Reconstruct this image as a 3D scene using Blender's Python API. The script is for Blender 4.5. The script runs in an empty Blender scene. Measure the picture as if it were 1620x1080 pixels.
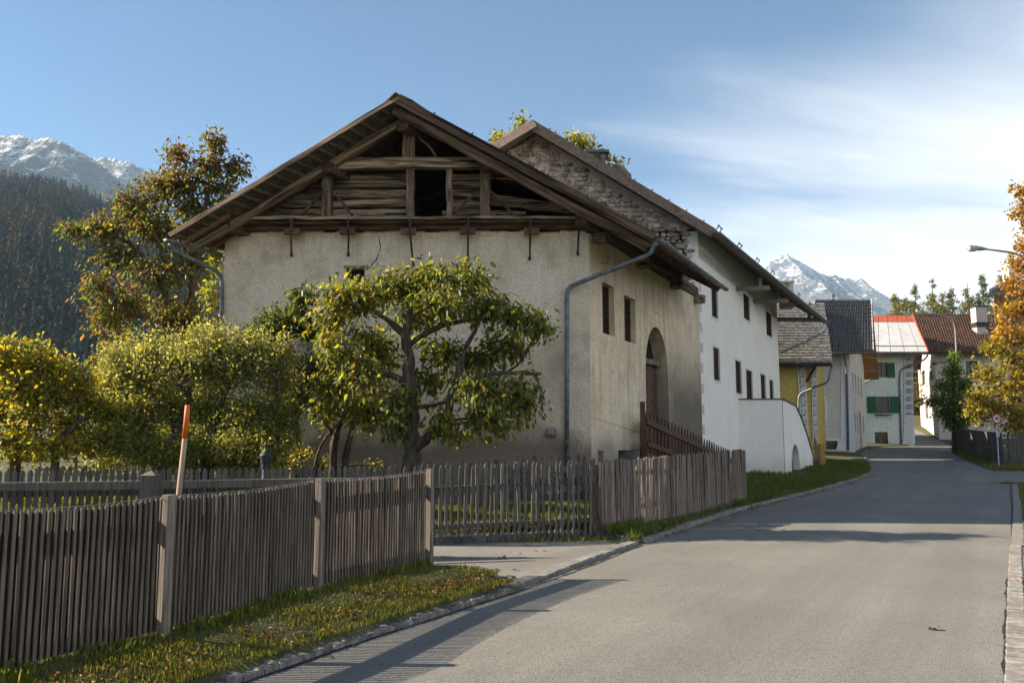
import bpy, math, random
import numpy as np
from mathutils import Vector, Matrix

random.seed(7)
RNG = np.random.default_rng(11)
SC = bpy.context.scene
COL = SC.collection
EYE = 1.65
PITCH = math.atan(160 / 1350)

# ------------------------------------------------------------------ camera
cam_d = bpy.data.cameras.new('camera')
cam_d.lens = 30; cam_d.sensor_width = 36; cam_d.clip_start = 0.1; cam_d.clip_end = 20000
cam = bpy.data.objects.new('camera', cam_d); COL.objects.link(cam)
cam.location = (0, 0, EYE); cam.rotation_euler = (math.pi / 2 + PITCH, 0, 0)
SC.camera = cam

# ------------------------------------------------------------------ sky, sun, exposure
SUN_TO = Vector((-1.8, 0.14, 1.0)).normalized()          # direction towards the sun
SUN_EL = math.asin(SUN_TO.z)
SUN_AZ = math.atan2(SUN_TO.x, SUN_TO.y)
world = bpy.data.worlds.new('World'); SC.world = world; world.use_nodes = True
def world_nodes():
    nt = world.node_tree; nt.nodes.clear(); N = nt.nodes.new; Lk = nt.links.new
    out = N('ShaderNodeOutputWorld'); bg = N('ShaderNodeBackground'); bg.inputs['Strength'].default_value = 0.096
    sky = N('ShaderNodeTexSky'); sky.sky_type = 'NISHITA'; sky.sun_disc = False
    sky.sun_elevation = SUN_EL; sky.sun_rotation = SUN_AZ
    sky.altitude = 1300; sky.air_density = 1.0; sky.dust_density = 0.1; sky.ozone_density = 3.0
    # thin cirrus, laid on a plane high above
    tc = N('ShaderNodeTexCoord'); sep = N('ShaderNodeSeparateXYZ'); Lk(tc.outputs['Generated'], sep.inputs[0])
    def mth(op, a, b=None, clamp=False):
        m = N('ShaderNodeMath'); m.operation = op; m.use_clamp = clamp
        for i, x in enumerate((a, b)):
            if x is None: continue
            if isinstance(x, (int, float)): m.inputs[i].default_value = x
            else: Lk(x, m.inputs[i])
        return m.outputs[0]
    zz = mth('ADD', mth('MAXIMUM', sep.outputs['Z'], 0.0), 0.12)
    cx = mth('DIVIDE', sep.outputs['X'], zz); cy = mth('DIVIDE', sep.outputs['Y'], zz)
    cmb = N('ShaderNodeCombineXYZ'); Lk(cx, cmb.inputs[0]); Lk(cy, cmb.inputs[1])
    mp = N('ShaderNodeMapping'); mp.inputs['Rotation'].default_value = (0, 0, 0.55)
    mp.inputs['Scale'].default_value = (0.34, 0.9, 1); mp.inputs['Location'].default_value = (0.35, 0.2, 0)
    Lk(cmb.outputs[0], mp.inputs[0])
    n1 = N('ShaderNodeTexNoise'); n1.inputs['Scale'].default_value = 1.1; n1.inputs['Detail'].default_value = 9
    n1.inputs['Roughness'].default_value = 0.58; n1.inputs['Distortion'].default_value = 0.6
    Lk(mp.outputs[0], n1.inputs['Vector'])
    n2 = N('ShaderNodeTexNoise'); n2.inputs['Scale'].default_value = 0.42; n2.inputs['Detail'].default_value = 3
    Lk(mp.outputs[0], n2.inputs['Vector'])
    # veil thicker low and to the right; whitened behind the camera as added fill
    side = mth('SUBTRACT', mth('MULTIPLY', sep.outputs['X'], 0.58), mth('MULTIPLY', sep.outputs['Y'], 0.30))
    low = mth('MULTIPLY', mth('SUBTRACT', 0.46, sep.outputs['Z']), 1.7)
    s = mth('ADD', mth('ADD', side, low), mth('MULTIPLY', n2.outputs['Fac'], 0.35))
    s = mth('ADD', s, mth('MULTIPLY', n1.outputs['Fac'], 1.25))
    mr = N('ShaderNodeMapRange'); mr.inputs['From Min'].default_value = 0.72; mr.inputs['From Max'].default_value = 1.36
    mr.interpolation_type = 'SMOOTHSTEP'
    Lk(s, mr.inputs['Value'])
    mix = N('ShaderNodeMix'); mix.data_type = 'RGBA'
    Lk(mth('MULTIPLY', mr.outputs[0], 0.95), mix.inputs['Factor'])
    dim = N('ShaderNodeMix'); dim.data_type = 'RGBA'; dim.blend_type = 'MULTIPLY'; dim.inputs['Factor'].default_value = 1; dim.inputs['B'].default_value = (0.35, 0.40, 0.40, 1)
    Lk(sky.outputs[0], dim.inputs['A']); Lk(dim.outputs['Result'], mix.inputs['A']); mix.inputs['B'].default_value = (3.4, 3.32, 3.25, 1)
    Lk(mix.outputs['Result'], bg.inputs['Color']); Lk(bg.outputs[0], out.inputs[0])
world_nodes()
sun_d = bpy.data.lights.new('sun', 'SUN'); sun_d.energy = 3.7; sun_d.angle = math.radians(0.53); sun_d.color = (1.0, 0.87, 0.68)
sun = bpy.data.objects.new('sun', sun_d); COL.objects.link(sun); sun.location = (-40, 10, 40)
sun.rotation_euler = (-SUN_TO).to_track_quat('-Z', 'Y').to_euler()
vs = SC.view_settings
vs.view_transform = 'Standard'; vs.look = 'None'; vs.gamma = 1.0; vs.exposure = 2.1; vs.use_curve_mapping = False
SC.render.engine = 'CYCLES'
cy = SC.cycles
cy.use_denoising = True; cy.max_bounces = 8; cy.diffuse_bounces = 6; cy.glossy_bounces = 2; cy.transmission_bounces = 4
cy.transparent_max_bounces = 6; cy.volume_bounces = 0; cy.sample_clamp_indirect = 6; cy.caustics_reflective = False; cy.caustics_refractive = False
cy.use_adaptive_sampling = True; cy.adaptive_threshold = 0.015

# ------------------------------------------------------------------ measuring helpers (photo row/column -> place at a known depth)
CP, SP = math.cos(PITCH), math.sin(PITCH)
def ray(px, py):
    u = (px - 810) / 1350; v = (540 - py) / 1350
    return Vector((u, CP - v * SP, SP + v * CP))
def at(px, py, Y):
    r = ray(px, py); k = Y / r.y
    return Vector((r.x * k, Y, EYE + r.z * k))
def onz(px, py, z=0.0):
    r = ray(px, py); k = (z - EYE) / r.z
    return Vector((r.x * k, r.y * k, z))
def onplane(px, py, p0, n):
    r = ray(px, py); o = Vector((0, 0, EYE))
    return o + r * ((Vector(p0) - o).dot(n) / r.dot(n))
def topix(p):
    x, y, z = p[0], p[1], p[2] - EYE
    d = y * CP + z * SP; up = -y * SP + z * CP
    return 810 + 1350 * x / d, 540 - 1350 * up / d

# ------------------------------------------------------------------ value noise
_perm = RNG.permutation(4096)
def _h(ix, iy):
    return (_perm[(_perm[ix & 4095] + iy) & 4095] & 4095) / 4095.0
def vnoise(x, y):
    x = np.asarray(x, float); y = np.asarray(y, float)
    ix = np.floor(x).astype(int); iy = np.floor(y).astype(int); fx = x - ix; fy = y - iy
    fx = fx * fx * (3 - 2 * fx); fy = fy * fy * (3 - 2 * fy)
    a = _h(ix, iy); b = _h(ix + 1, iy); c = _h(ix, iy + 1); d = _h(ix + 1, iy + 1)
    return (a * (1 - fx) + b * fx) * (1 - fy) + (c * (1 - fx) + d * fx) * fy
def fbm(x, y, o=5, g=0.5):
    s = 0; a = 1; t = 0
    for i in range(o):
        s = s + a * vnoise(x * 2 ** i + 17 * i, y * 2 ** i + 31 * i); t += a; a *= g
    return s / t
def ridged(x, y, o=5, g=0.52):
    s = 0; a = 1; t = 0
    for i in range(o):
        n = 1 - np.abs(2 * vnoise(x * 2 ** i + 13 * i, y * 2 ** i + 7 * i) - 1); s = s + a * n * n; t += a; a *= g
    return s / t

# ------------------------------------------------------------------ mesh helpers
WL = {}
def wloc(o): return WL[o.name] if o is not None else Vector((0, 0, 0))
def link_mesh(name, me, parent=None, loc=(0, 0, 0), rot=None):
    o = bpy.data.objects.new(name, me); COL.objects.link(o)
    loc = Vector(loc); WL[o.name] = loc
    if parent is not None:
        o.parent = parent; o.location = loc - wloc(parent)
    else:
        o.location = loc
    if rot is not None: o.rotation_euler = rot
    return o
def tag(o, label=None, cat=None, group=None, kind=None):
    if label: o['label'] = label
    if cat: o['category'] = cat
    if group: o['group'] = group
    if kind: o['kind'] = kind
    return o
def thing(name, label, cat, loc, group=None):
    o = bpy.data.objects.new(name, None); COL.objects.link(o); o.location = loc; WL[o.name] = Vector(loc)
    o.empty_display_size = 0.2
    return tag(o, label, cat, group)
class MB:
    def __init__(s): s.v = []; s.f = []
    def add(s, vs_, fs):
        o = len(s.v); s.v += [Vector(p) for p in vs_]; s.f += [tuple(i + o for i in f) for f in fs]; return s
    def box(s, lo, hi):
        x0, y0, z0 = lo; x1, y1, z1 = hi
        return s.add([(x0,y0,z0),(x1,y0,z0),(x1,y1,z0),(x0,y1,z0),(x0,y0,z1),(x1,y0,z1),(x1,y1,z1),(x0,y1,z1)],
                     [(0,3,2,1),(4,5,6,7),(0,1,5,4),(1,2,6,5),(2,3,7,6),(3,0,4,7)])
    def frame(s, p0, p1, up):
        d = (Vector(p1) - Vector(p0)).normalized(); up = Vector(up)
        if abs(d.dot(up.normalized())) > 0.98: up = Vector((0, 1, 0)) if abs(d.y) < 0.9 else Vector((1, 0, 0))
        side = d.cross(up).normalized(); up = side.cross(d).normalized()
        return d, side, up
    def beam(s, p0, p1, w, h, up=(0, 0, 1), cham=0.0, seg=1, jit=0.0, w1=None, h1=None):
        """squared timber from p0 to p1: w across, h along up, chamfered and slightly uneven when asked"""
        p0 = Vector(p0); p1 = Vector(p1); d, sd, u = s.frame(p0, p1, up)
        w1 = w if w1 is None else w1; h1 = h if h1 is None else h1
        vsl = []; k = 8 if cham > 0 else 4
        for i in range(seg + 1):
            t = i / seg; c = p0.lerp(p1, t); a = (w + (w1 - w) * t) / 2; b = (h + (h1 - h) * t) / 2
            if k == 4: prof = [(-a,-b),(a,-b),(a,b),(-a,b)]
            else:
                q = cham; prof = [(-a+q,-b),(a-q,-b),(a,-b+q),(a,b-q),(a-q,b),(-a+q,b),(-a,b-q),(-a,-b+q)]
            jx = random.uniform(-jit, jit); jy = random.uniform(-jit, jit)
            for (x, y) in prof:
                vsl.append(c + sd * (x + jx + random.uniform(-jit, jit) * .5) + u * (y + jy + random.uniform(-jit, jit) * .5))
        fs = []
        for i in range(seg):
            for j in range(k):
                a_ = i * k + j; b_ = i * k + (j + 1) % k
                fs.append((a_, b_, b_ + k, a_ + k))
        fs.append(tuple(range(k - 1, -1, -1))); fs.append(tuple(seg * k + j for j in range(k)))
        return s.add(vsl, fs)
    def tube(s, pts, rad, n=8, cap=True):
        pts = [Vector(p) for p in pts]
        if isinstance(rad, (int, float)): rad = [rad] * len(pts)
        vsl = []; prev = None
        for i, p in enumerate(pts):
            d = (pts[min(i + 1, len(pts) - 1)] - pts[max(i - 1, 0)])
            d = d.normalized() if d.length > 1e-9 else Vector((0, 0, 1))
            if prev is None:
                a = d.orthogonal().normalized()
            else:
                a = (prev - d * prev.dot(d))
                a = a.normalized() if a.length > 1e-6 else d.orthogonal().normalized()
            prev = a; b = d.cross(a)
            for j in range(n):
                t = 2 * math.pi * j / n; vsl.append(p + (a * math.cos(t) + b * math.sin(t)) * rad[i])
        fs = []
        for i in range(len(pts) - 1):
            for j in range(n):
                fs.append((i*n+j, i*n+(j+1)%n, (i+1)*n+(j+1)%n, (i+1)*n+j))
        if cap:
            fs.append(tuple(range(n - 1, -1, -1))); fs.append(tuple((len(pts)-1)*n + j for j in range(n)))
        return s.add(vsl, fs)
    def trough(s, pts, r, up=(0, 0, 1), n=8, th=0.012):
        """half-round gutter along pts"""
        pts = [Vector(p) for p in pts]; vsl = []; fs = []; m = n + 1
        for i, p in enumerate(pts):
            d, sd, u = s.frame(pts[max(i-1,0)], pts[min(i+1,len(pts)-1)], up)
            for rr in (r, r - th):
                for j in range(m):
                    t = math.pi * j / n; vsl.append(p + sd * math.cos(t) * rr - u * math.sin(t) * rr)
        for i in range(len(pts) - 1):
            a = i * 2 * m; b = a + 2 * m
            for j in range(n):
                fs += [(a+j, b+j, b+j+1, a+j+1), (a+m+j, a+m+j+1, b+m+j+1, b+m+j)]
            fs += [(a, a+m, b+m, b), (a+n, b+n, b+m+n, a+m+n)]
        fs.append(tuple(range(m))); e = (len(pts)-1)*2*m; fs.append(tuple(range(e+m-1, e-1, -1)))
        return s.add(vsl, fs)
    def prism(s, poly, vec):
        n = len(poly); vec = Vector(vec); p = [Vector(q) for q in poly]
        return s.add(p + [q + vec for q in p], [tuple(range(n)), tuple(range(2*n-1, n-1, -1))] +
                     [(i, (i + n), (i+1)%n + n, (i+1)%n) for i in range(n)])
    def lathe(s, c, prof, n=14):
        c = Vector(c); vsl = []; fs = []
        for r, z in prof:
            for j in range(n):
                t = 2*math.pi*j/n; vsl.append(c + Vector((r*math.cos(t), r*math.sin(t), z)))
        for i in range(len(prof)-1):
            for j in range(n): fs.append((i*n+j, i*n+(j+1)%n, (i+1)*n+(j+1)%n, (i+1)*n+j))
        fs.append(tuple(range(n-1,-1,-1))); fs.append(tuple((len(prof)-1)*n+j for j in range(n)))
        return s.add(vsl, fs)
    def mesh(s, name, mat=None, smooth=False, origin=None):
        me = bpy.data.meshes.new(name); o = Vector(origin) if origin is not None else Vector((0,0,0))
        me.from_pydata([tuple(p - o) for p in s.v], [], s.f)
        if mat: me.materials.append(mat)
        if smooth: me.polygons.foreach_set('use_smooth', [True]*len(me.polygons))
        me.update()
        return me
    def build(s, name, mat, parent=None, smooth=False, kind=None, label=None):
        lo = Vector([min(p[i] for p in s.v) for i in range(3)]); hi = Vector([max(p[i] for p in s.v) for i in range(3)])
        c = (lo + hi) / 2; c.z = lo.z
        o = link_mesh(name, s.mesh(name, mat, smooth, c), parent, c)
        if kind: o['kind'] = kind
        if label: o['label'] = label
        return o
def fast_mesh(name, V, F, mat, col=None, smooth=False):
    V = np.asarray(V, np.float32); F = np.asarray(F, np.int32); k = F.shape[1]
    me = bpy.data.meshes.new(name)
    me.vertices.add(len(V)); me.vertices.foreach_set('co', V.ravel())
    me.loops.add(F.size); me.loops.foreach_set('vertex_index', F.ravel())
    me.polygons.add(len(F)); me.polygons.foreach_set('loop_start', np.arange(0, F.size, k, dtype=np.int32))
    me.update(calc_edges=True); me.validate()
    if col is not None:
        a = me.color_attributes.new('col', 'FLOAT_COLOR', 'POINT')
        c = np.ones((len(V), 4), np.float32); c[:, :3] = col; a.data.foreach_set('color', c.ravel())
    if smooth: me.polygons.foreach_set('use_smooth', np.ones(len(F), bool))
    me.materials.append(mat)
    return me

# ------------------------------------------------------------------ materials
def new_mat(name):
    m = bpy.data.materials.new(name); m.use_nodes = True; nt = m.node_tree; nt.nodes.clear()
    out = nt.nodes.new('ShaderNodeOutputMaterial'); b = nt.nodes.new('ShaderNodeBsdfPrincipled')
    nt.links.new(b.outputs[0], out.inputs[0])
    return m, nt, b, out
class NT:
    """small helper to wire shader nodes"""
    def __init__(s, nt): s.nt = nt
    def n(s, t): return s.nt.nodes.new(t)
    def put(s, sock, v):
        if isinstance(v, bpy.types.NodeSocket): s.nt.links.new(v, sock)
        elif isinstance(v, (tuple, list)) and len(v) == 3 and sock.type == 'RGBA': sock.default_value = (*v, 1)
        else: sock.default_value = v
    def pos(s, scale=(1,1,1), obj=False, roty=0.0):
        if obj: o = s.n('ShaderNodeTexCoord').outputs['Object']
        else: o = s.n('ShaderNodeNewGeometry').outputs['Position']
        if roty:
            r = s.n('ShaderNodeMapping'); r.inputs['Rotation'].default_value = (0, roty, 0); s.put(r.inputs[0], o); o = r.outputs[0]
        m = s.n('ShaderNodeMapping'); m.inputs['Scale'].default_value = scale; s.put(m.inputs[0], o); return m.outputs[0]
    def noise(s, vec, scale, detail=6, rough=0.6, dist=0.0):
        k = s.n('ShaderNodeTexNoise'); s.put(k.inputs['Vector'], vec); k.inputs['Scale'].default_value = scale
        k.inputs['Detail'].default_value = detail; k.inputs['Roughness'].default_value = rough; k.inputs['Distortion'].default_value = dist
        return k.outputs['Fac']
    def vor(s, vec, scale, feat='F1', out='Distance'):
        k = s.n('ShaderNodeTexVoronoi'); s.put(k.inputs['Vector'], vec); k.inputs['Scale'].default_value = scale; k.feature = feat
        return k.outputs[out]
    def rng(s, v, a, b, c=0.0, d=1.0, smooth=True):
        k = s.n('ShaderNodeMapRange'); s.put(k.inputs['Value'], v)
        for nm, x in zip(('From Min','From Max','To Min','To Max'), (a,b,c,d)): k.inputs[nm].default_value = x
        if smooth: k.interpolation_type = 'SMOOTHSTEP'
        return k.outputs[0]
    def mix(s, f, a, b, mode='MIX'):
        k = s.n('ShaderNodeMix'); k.data_type = 'RGBA'; k.blend_type = mode
        s.put(k.inputs['Factor'], f); s.put(k.inputs['A'], a); s.put(k.inputs['B'], b); return k.outputs['Result']
    def m(s, op, a, b=0.0, clamp=False):
        k = s.n('ShaderNodeMath'); k.operation = op; k.use_clamp = clamp; s.put(k.inputs[0], a); s.put(k.inputs[1], b); return k.outputs[0]
    def bump(s, h, strength, dist=0.02, norm=None):
        k = s.n('ShaderNodeBump'); k.inputs['Strength'].default_value = strength; k.inputs['Distance'].default_value = dist
        s.put(k.inputs['Height'], h)
        if norm is not None: s.put(k.inputs['Normal'], norm)
        return k.outputs[0]
    def sepz(s, vec):
        k = s.n('ShaderNodeSeparateXYZ'); s.put(k.inputs[0], vec); return k.outputs
    def rand(s): return s.n('ShaderNodeObjectInfo').outputs['Random']
MATS = {}
def pm(name, c1, c2, scale=4, stretch=(1,1,1), rough=0.85, bump=0.3, bscale=None, bdist=0.02, c3=None, s3=0.6, t3=(0.5,0.7),
       rand=0.2, detail=7, obj=False, metal=0.0, spec=0.3, roty=0.0):
    """two-tone procedural surface with bump, an optional blotch colour and a little variation per object"""
    if name in MATS: return MATS[name]
    m, nt, b, out = new_mat(name); k = NT(nt)
    P = k.pos(stretch, obj, roty)
    f = k.rng(k.noise(P, scale, detail), 0.32, 0.68)
    c = k.mix(f, c1, c2)
    if c3 is not None: c = k.mix(k.rng(k.noise(P, s3, 5), *t3), c, c3)
    if rand > 0:
        r = k.rng(k.rand(), 0, 1, 1 - rand, 1 + rand, False)
        cc = k.n('ShaderNodeCombineColor'); [k.put(cc.inputs[i], r) for i in range(3)]
        c = k.mix(1.0, c, cc.outputs[0], 'MULTIPLY')
    k.put(b.inputs['Base Color'], c); b.inputs['Roughness'].default_value = rough; b.inputs['Metallic'].default_value = metal
    b.inputs['Specular IOR Level'].default_value = spec
    if bump > 0: k.put(b.inputs['Normal'], k.bump(k.noise(P, bscale or scale * 3, 6), bump, bdist))
    MATS[name] = m; return m
def leaf_mat(name, trans=0.5, gain=2.1, rough=0.45, tint=(1.15, 1.0, 0.45)):
    m, nt, b, out = new_mat(name); k = NT(nt)
    a = k.n('ShaderNodeAttribute'); a.attribute_name = 'col'
    k.put(b.inputs['Base Color'], a.outputs['Color']); b.inputs['Roughness'].default_value = rough
    b.inputs['Specular IOR Level'].default_value = 0.35
    t = k.n('ShaderNodeBsdfTranslucent')
    k.put(t.inputs['Color'], k.mix(1.0, a.outputs['Color'], tuple(gain * x for x in tint), 'MULTIPLY'))
    mx = k.n('ShaderNodeMixShader'); mx.inputs[0].default_value = trans
    nt.links.new(b.outputs[0], mx.inputs[1]); nt.links.new(t.outputs[0], mx.inputs[2]); nt.links.new(mx.outputs[0], out.inputs[0])
    return m
LEAF = leaf_mat('leaf')
NEEDLE = leaf_mat('needles', 0.35, 1.5, 0.7)
def forest_mat():
    m = leaf_mat('forest_needles', 0.15, 1.2, 0.9); nt = m.node_tree; k = NT(nt); b = [n for n in nt.nodes if n.type == 'BSDF_PRINCIPLED'][0]
    g = k.n('ShaderNodeNewGeometry').outputs['Normal']; v = k.n('ShaderNodeMix'); v.data_type = 'VECTOR'; v.inputs[0].default_value = 0.7
    k.put(v.inputs['A'], g); v.inputs['B'].default_value = (-0.25, -0.5, 0.8); k.put(b.inputs['Normal'], v.outputs['Result']); b.inputs['Specular IOR Level'].default_value = 0.05
    return m
FOREST = forest_mat()
GRASS = leaf_mat('grass_blades', 0.4, 1.5, 0.6)
WOOD_X = pm('weathered_wood_along', (0.06,0.04,0.026), (0.42,0.31,0.20), 4, (0.3,3,5), 0.9, 0.7, 12, 0.03, c3=(0.022,0.014,0.010), s3=2.2, t3=(0.5,0.62), rand=0.28)
DIAG = dict(rough=0.9, bump=0.7, bscale=12, bdist=0.03, c3=(0.022,0.014,0.010), s3=2.2, t3=(0.5,0.65), rand=0.2)
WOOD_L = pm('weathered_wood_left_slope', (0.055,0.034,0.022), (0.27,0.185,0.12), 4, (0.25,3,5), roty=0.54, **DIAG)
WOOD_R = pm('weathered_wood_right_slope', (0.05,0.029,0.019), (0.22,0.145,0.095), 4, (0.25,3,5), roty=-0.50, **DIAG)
WOOD_DARK = pm('dark_old_timber', (0.036,0.021,0.014), (0.135,0.083,0.052), 5, (0.4,2,3), 0.9, 0.5, 14, 0.015, rand=0.2)
WOOD_Z = pm('weathered_wood_upright', (0.05,0.033,0.021), (0.29,0.205,0.135), 5, (4,4,0.3), 0.9, 0.7, 12, 0.025, rand=0.22)
WOOD_Y = pm('roof_batten_wood', (0.09,0.05,0.03), (0.19,0.105,0.06), 6, (3,0.4,3), 0.9, 0.3, rand=0.25)
SLAT = pm('grey_slat_wood', (0.075,0.06,0.048), (0.19,0.152,0.122), 9, (5,5,0.25), 0.9, 0.5, 20, 0.006, c3=(0.045,0.036,0.03), s3=2.2, t3=(0.5,0.75), rand=0.16)
SLAT_GAP_SHADE = pm('gap_shade_inner_slat', (0.014,0.011,0.009), (0.035,0.028,0.023), 9, (5,5,0.25), 0.9, 0.4, 20, 0.006, rand=0.2)  # near-black colour stands in for the shade between the slats
SLAT_TOP = pm('grey_post_wood', (0.11,0.092,0.076), (0.235,0.198,0.165), 9, (5,5,0.3), 0.9, 0.4, 18, 0.008, rand=0.15)
PICKET = pm('dark_picket_wood', (0.055,0.05,0.046), (0.145,0.13,0.116), 9, (5,5,0.3), 0.9, 0.5, 20, 0.006, rand=0.3)
STICK = pm('brown_stick_wood', (0.08,0.063,0.052), (0.23,0.183,0.15), 8, (5,5,0.3), 0.9, 0.5, 18, 0.008, rand=0.38)
RAILRED = pm('red_brown_railing_wood', (0.05,0.023,0.014), (0.115,0.055,0.032), 8, (4,4,0.3), 0.75, 0.3, rand=0.25)
BARK = pm('bark', (0.035,0.026,0.02), (0.115,0.09,0.068), 9, (1.4,1.4,0.5), 0.95, 0.9, 16, 0.03, c3=(0.10,0.10,0.055), s3=3, t3=(0.52,0.72), rand=0.1)
ZINC = pm('grey_zinc', (0.10,0.115,0.125), (0.20,0.215,0.225), 6, (1,1,1), 0.5, 0.1, c3=(0.22,0.21,0.18), s3=3, metal=0.35, rand=0.05)
IRON = pm('dark_iron', (0.018,0.019,0.021), (0.05,0.05,0.052), 12, rough=0.55, bump=0.15, rand=0.05, metal=0.2)
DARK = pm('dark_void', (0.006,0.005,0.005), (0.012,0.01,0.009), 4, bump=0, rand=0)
GLASS = pm('dark_window_glass', (0.012,0.014,0.017), (0.025,0.03,0.035), 2, rough=0.08, bump=0.02, rand=0.1, spec=0.5)
WHITE_TRIM = pm('white_window_trim', (0.62,0.62,0.60), (0.74,0.73,0.70), 5, rough=0.8, bump=0.08, rand=0.03)
# ------------------------------------------------------------------ special surfaces
def asphalt(name, c1, c2):
    m, nt, b, out = new_mat(name); k = NT(nt); P = k.pos()
    big = k.rng(k.noise(P, 0.35, 5), 0.3, 0.7); fine = k.vor(P, 95, out='Color'); g = k.sepz(fine)[0]
    c = k.mix(big, c1, c2)
    c = k.mix(k.rng(g, 0.55, 1.0, 0, 0.55), c, (0.28,0.265,0.24))
    c = k.mix(k.rng(g, 0.25, 0.0, 0, 0.5), c, (0.035,0.034,0.033))
    c = k.mix(k.rng(k.noise(k.pos((0.25,0.12,1)), 2.2, 6), 0.52, 0.75, 0, 0.35), c, (0.085,0.083,0.08))
    rt = k.n('ShaderNodeMapping'); rt.inputs['Rotation'].default_value = (0,0,0.52); k.put(rt.inputs[0], P)
    ln = k.n('ShaderNodeMapping'); ln.inputs['Scale'].default_value = (1.1,0.035,1); k.put(ln.inputs[0], rt.outputs[0])
    c = k.mix(k.rng(k.noise(ln.outputs[0], 1.0, 4), 0.42, 0.66, 0, 0.32), c, (0.105,0.10,0.092))
    c = k.mix(k.rng(k.noise(P, 1.4, 3, .5), 0.68, 0.74, 0, 0.4), c, (0.075,0.072,0.068))
    k.put(b.inputs['Base Color'], c); b.inputs['Roughness'].default_value = 0.82; b.inputs['Specular IOR Level'].default_value = 0.3
    h = k.m('ADD', k.m('MULTIPLY', k.vor(P, 95), 1.0), k.m('MULTIPLY', k.noise(P, 30, 4), 0.4))
    k.put(b.inputs['Normal'], k.bump(h, 0.65, 0.006))
    return m
ASPHALT = asphalt('asphalt_road', (0.150,0.142,0.128), (0.20,0.19,0.17))
ASPHALT2 = asphalt('asphalt_driveway', (0.16,0.15,0.135), (0.22,0.205,0.185))
def ground_mat():
    m, nt, b, out = new_mat('grassy_soil'); k = NT(nt); P = k.pos()
    c = k.mix(k.rng(k.noise(P, 2.5, 7), 0.35, 0.65), (0.035,0.047,0.011), (0.08,0.085,0.022))
    c = k.mix(k.rng(k.noise(P, 1.1, 6), 0.5, 0.66), c, (0.085,0.072,0.033))
    c = k.mix(k.rng(k.noise(P, 18, 4), 0.55, 0.7, 0, 0.6), c, (0.05,0.035,0.022))
    k.put(b.inputs['Base Color'], c); b.inputs['Roughness'].default_value = 0.95
    k.put(b.inputs['Normal'], k.bump(k.noise(P, 35, 5), 0.8, 0.03)); return m
GROUND = ground_mat()
STONE = pm('kerb_granite', (0.11,0.10,0.095), (0.25,0.23,0.21), 14, rough=0.85, bump=0.5, bscale=40, bdist=0.008, rand=0.25)
SETT = pm('sett_granite', (0.15,0.14,0.13), (0.27,0.25,0.225), 14, rough=0.85, bump=0.5, bscale=40, bdist=0.006, rand=0.2)
DKCONC = pm('mossy_dark_concrete', (0.045,0.047,0.048), (0.11,0.11,0.105), 5, rough=0.9, bump=0.4, bscale=30, bdist=0.01, rand=0.15)
CONCRETE = pm('old_concrete', (0.13,0.13,0.125), (0.25,0.24,0.225), 5, rough=0.9, bump=0.4, bscale=30, bdist=0.01, rand=0.15)

# ------------------------------------------------------------------ the lie of the land
def smooth_table(pts):
    ys = np.array([p[1] for p in pts], float); xs = np.array([p[0] for p in pts], float)
    Y = np.arange(-60, 130, 0.1); X = np.interp(Y, ys, xs, left=None, right=None)
    s0 = (xs[1]-xs[0])/(ys[1]-ys[0]); X = np.where(Y < ys[0], xs[0] + s0*(Y-ys[0]), X)
    s1 = (xs[-1]-xs[-2])/(ys[-1]-ys[-2]); X = np.where(Y > ys[-1], xs[-1] + s1*(Y-ys[-1]), X)
    kern = np.ones(13)/13; Xs = np.convolve(np.pad(X, 6, 'edge'), kern, 'valid')
    return Y, Xs
LT = smooth_table([(-2.14,5.7),(-1.35,7.3),(0.2,10.15),(1.95,13.9),(3.0,16.1),(6.15,22.3),(12.0,32),(15.8,38),(18.0,43),(19.3,47),(20.4,50),(22.9,55),(25.6,59.5),(29.3,62.0),(30.6,66),(33.2,76),(37.5,90)])
RT = smooth_table([(3.2,5.75),(6.2,10.9),(12.9,22.3),(19.1,33),(21.8,38),(23.2,43),(25.6,50),(29,57),(31.3,61),(32.6,66),(35.8,76),(40.3,90)])
ZT = smooth_table([(0,-60),(0,26),(0.02,30),(0.1,34),(0.32,40),(0.58,44),(1.0,50),(1.24,56),(1.42,61.5),(1.9,66),(3.0,78),(4.2,95),(6,130)])
def tab(T, Y): return np.interp(Y, T[0], T[1]) + np.where(np.asarray(Y) > 129.9, (np.asarray(Y)-129.9)*(0.43 if T is not ZT else 0.05), 0)
Lx = lambda Y: tab(LT, Y); Rx = lambda Y: tab(RT, Y); Rz = lambda Y: tab(ZT, np.minimum(Y, 600))
DRIVE = [onz(640,905), onz(640,864), onz(700,861), onz(945,850), onz(1003,858), onz(838,913), onz(800,917), onz(690,906)]
DRIVE_LOW = [p + Vector((0, .09 if i in (1,2,3,4) else 0, 0)) for i, p in enumerate(DRIVE)]
def in_poly(x, y, poly):
    x = np.asarray(x); y = np.asarray(y); c = np.zeros(np.broadcast(x, y).shape, bool); n = len(poly)
    for i in range(n):
        x0, y0 = poly[i][0], poly[i][1]; x1, y1 = poly[(i+1)%n][0], poly[(i+1)%n][1]
        if y0 == y1: continue
        c ^= ((y0 > y) != (y1 > y)) & (x < (x1-x0)*(y-y0)/(y1-y0)+x0)
    return c
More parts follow.
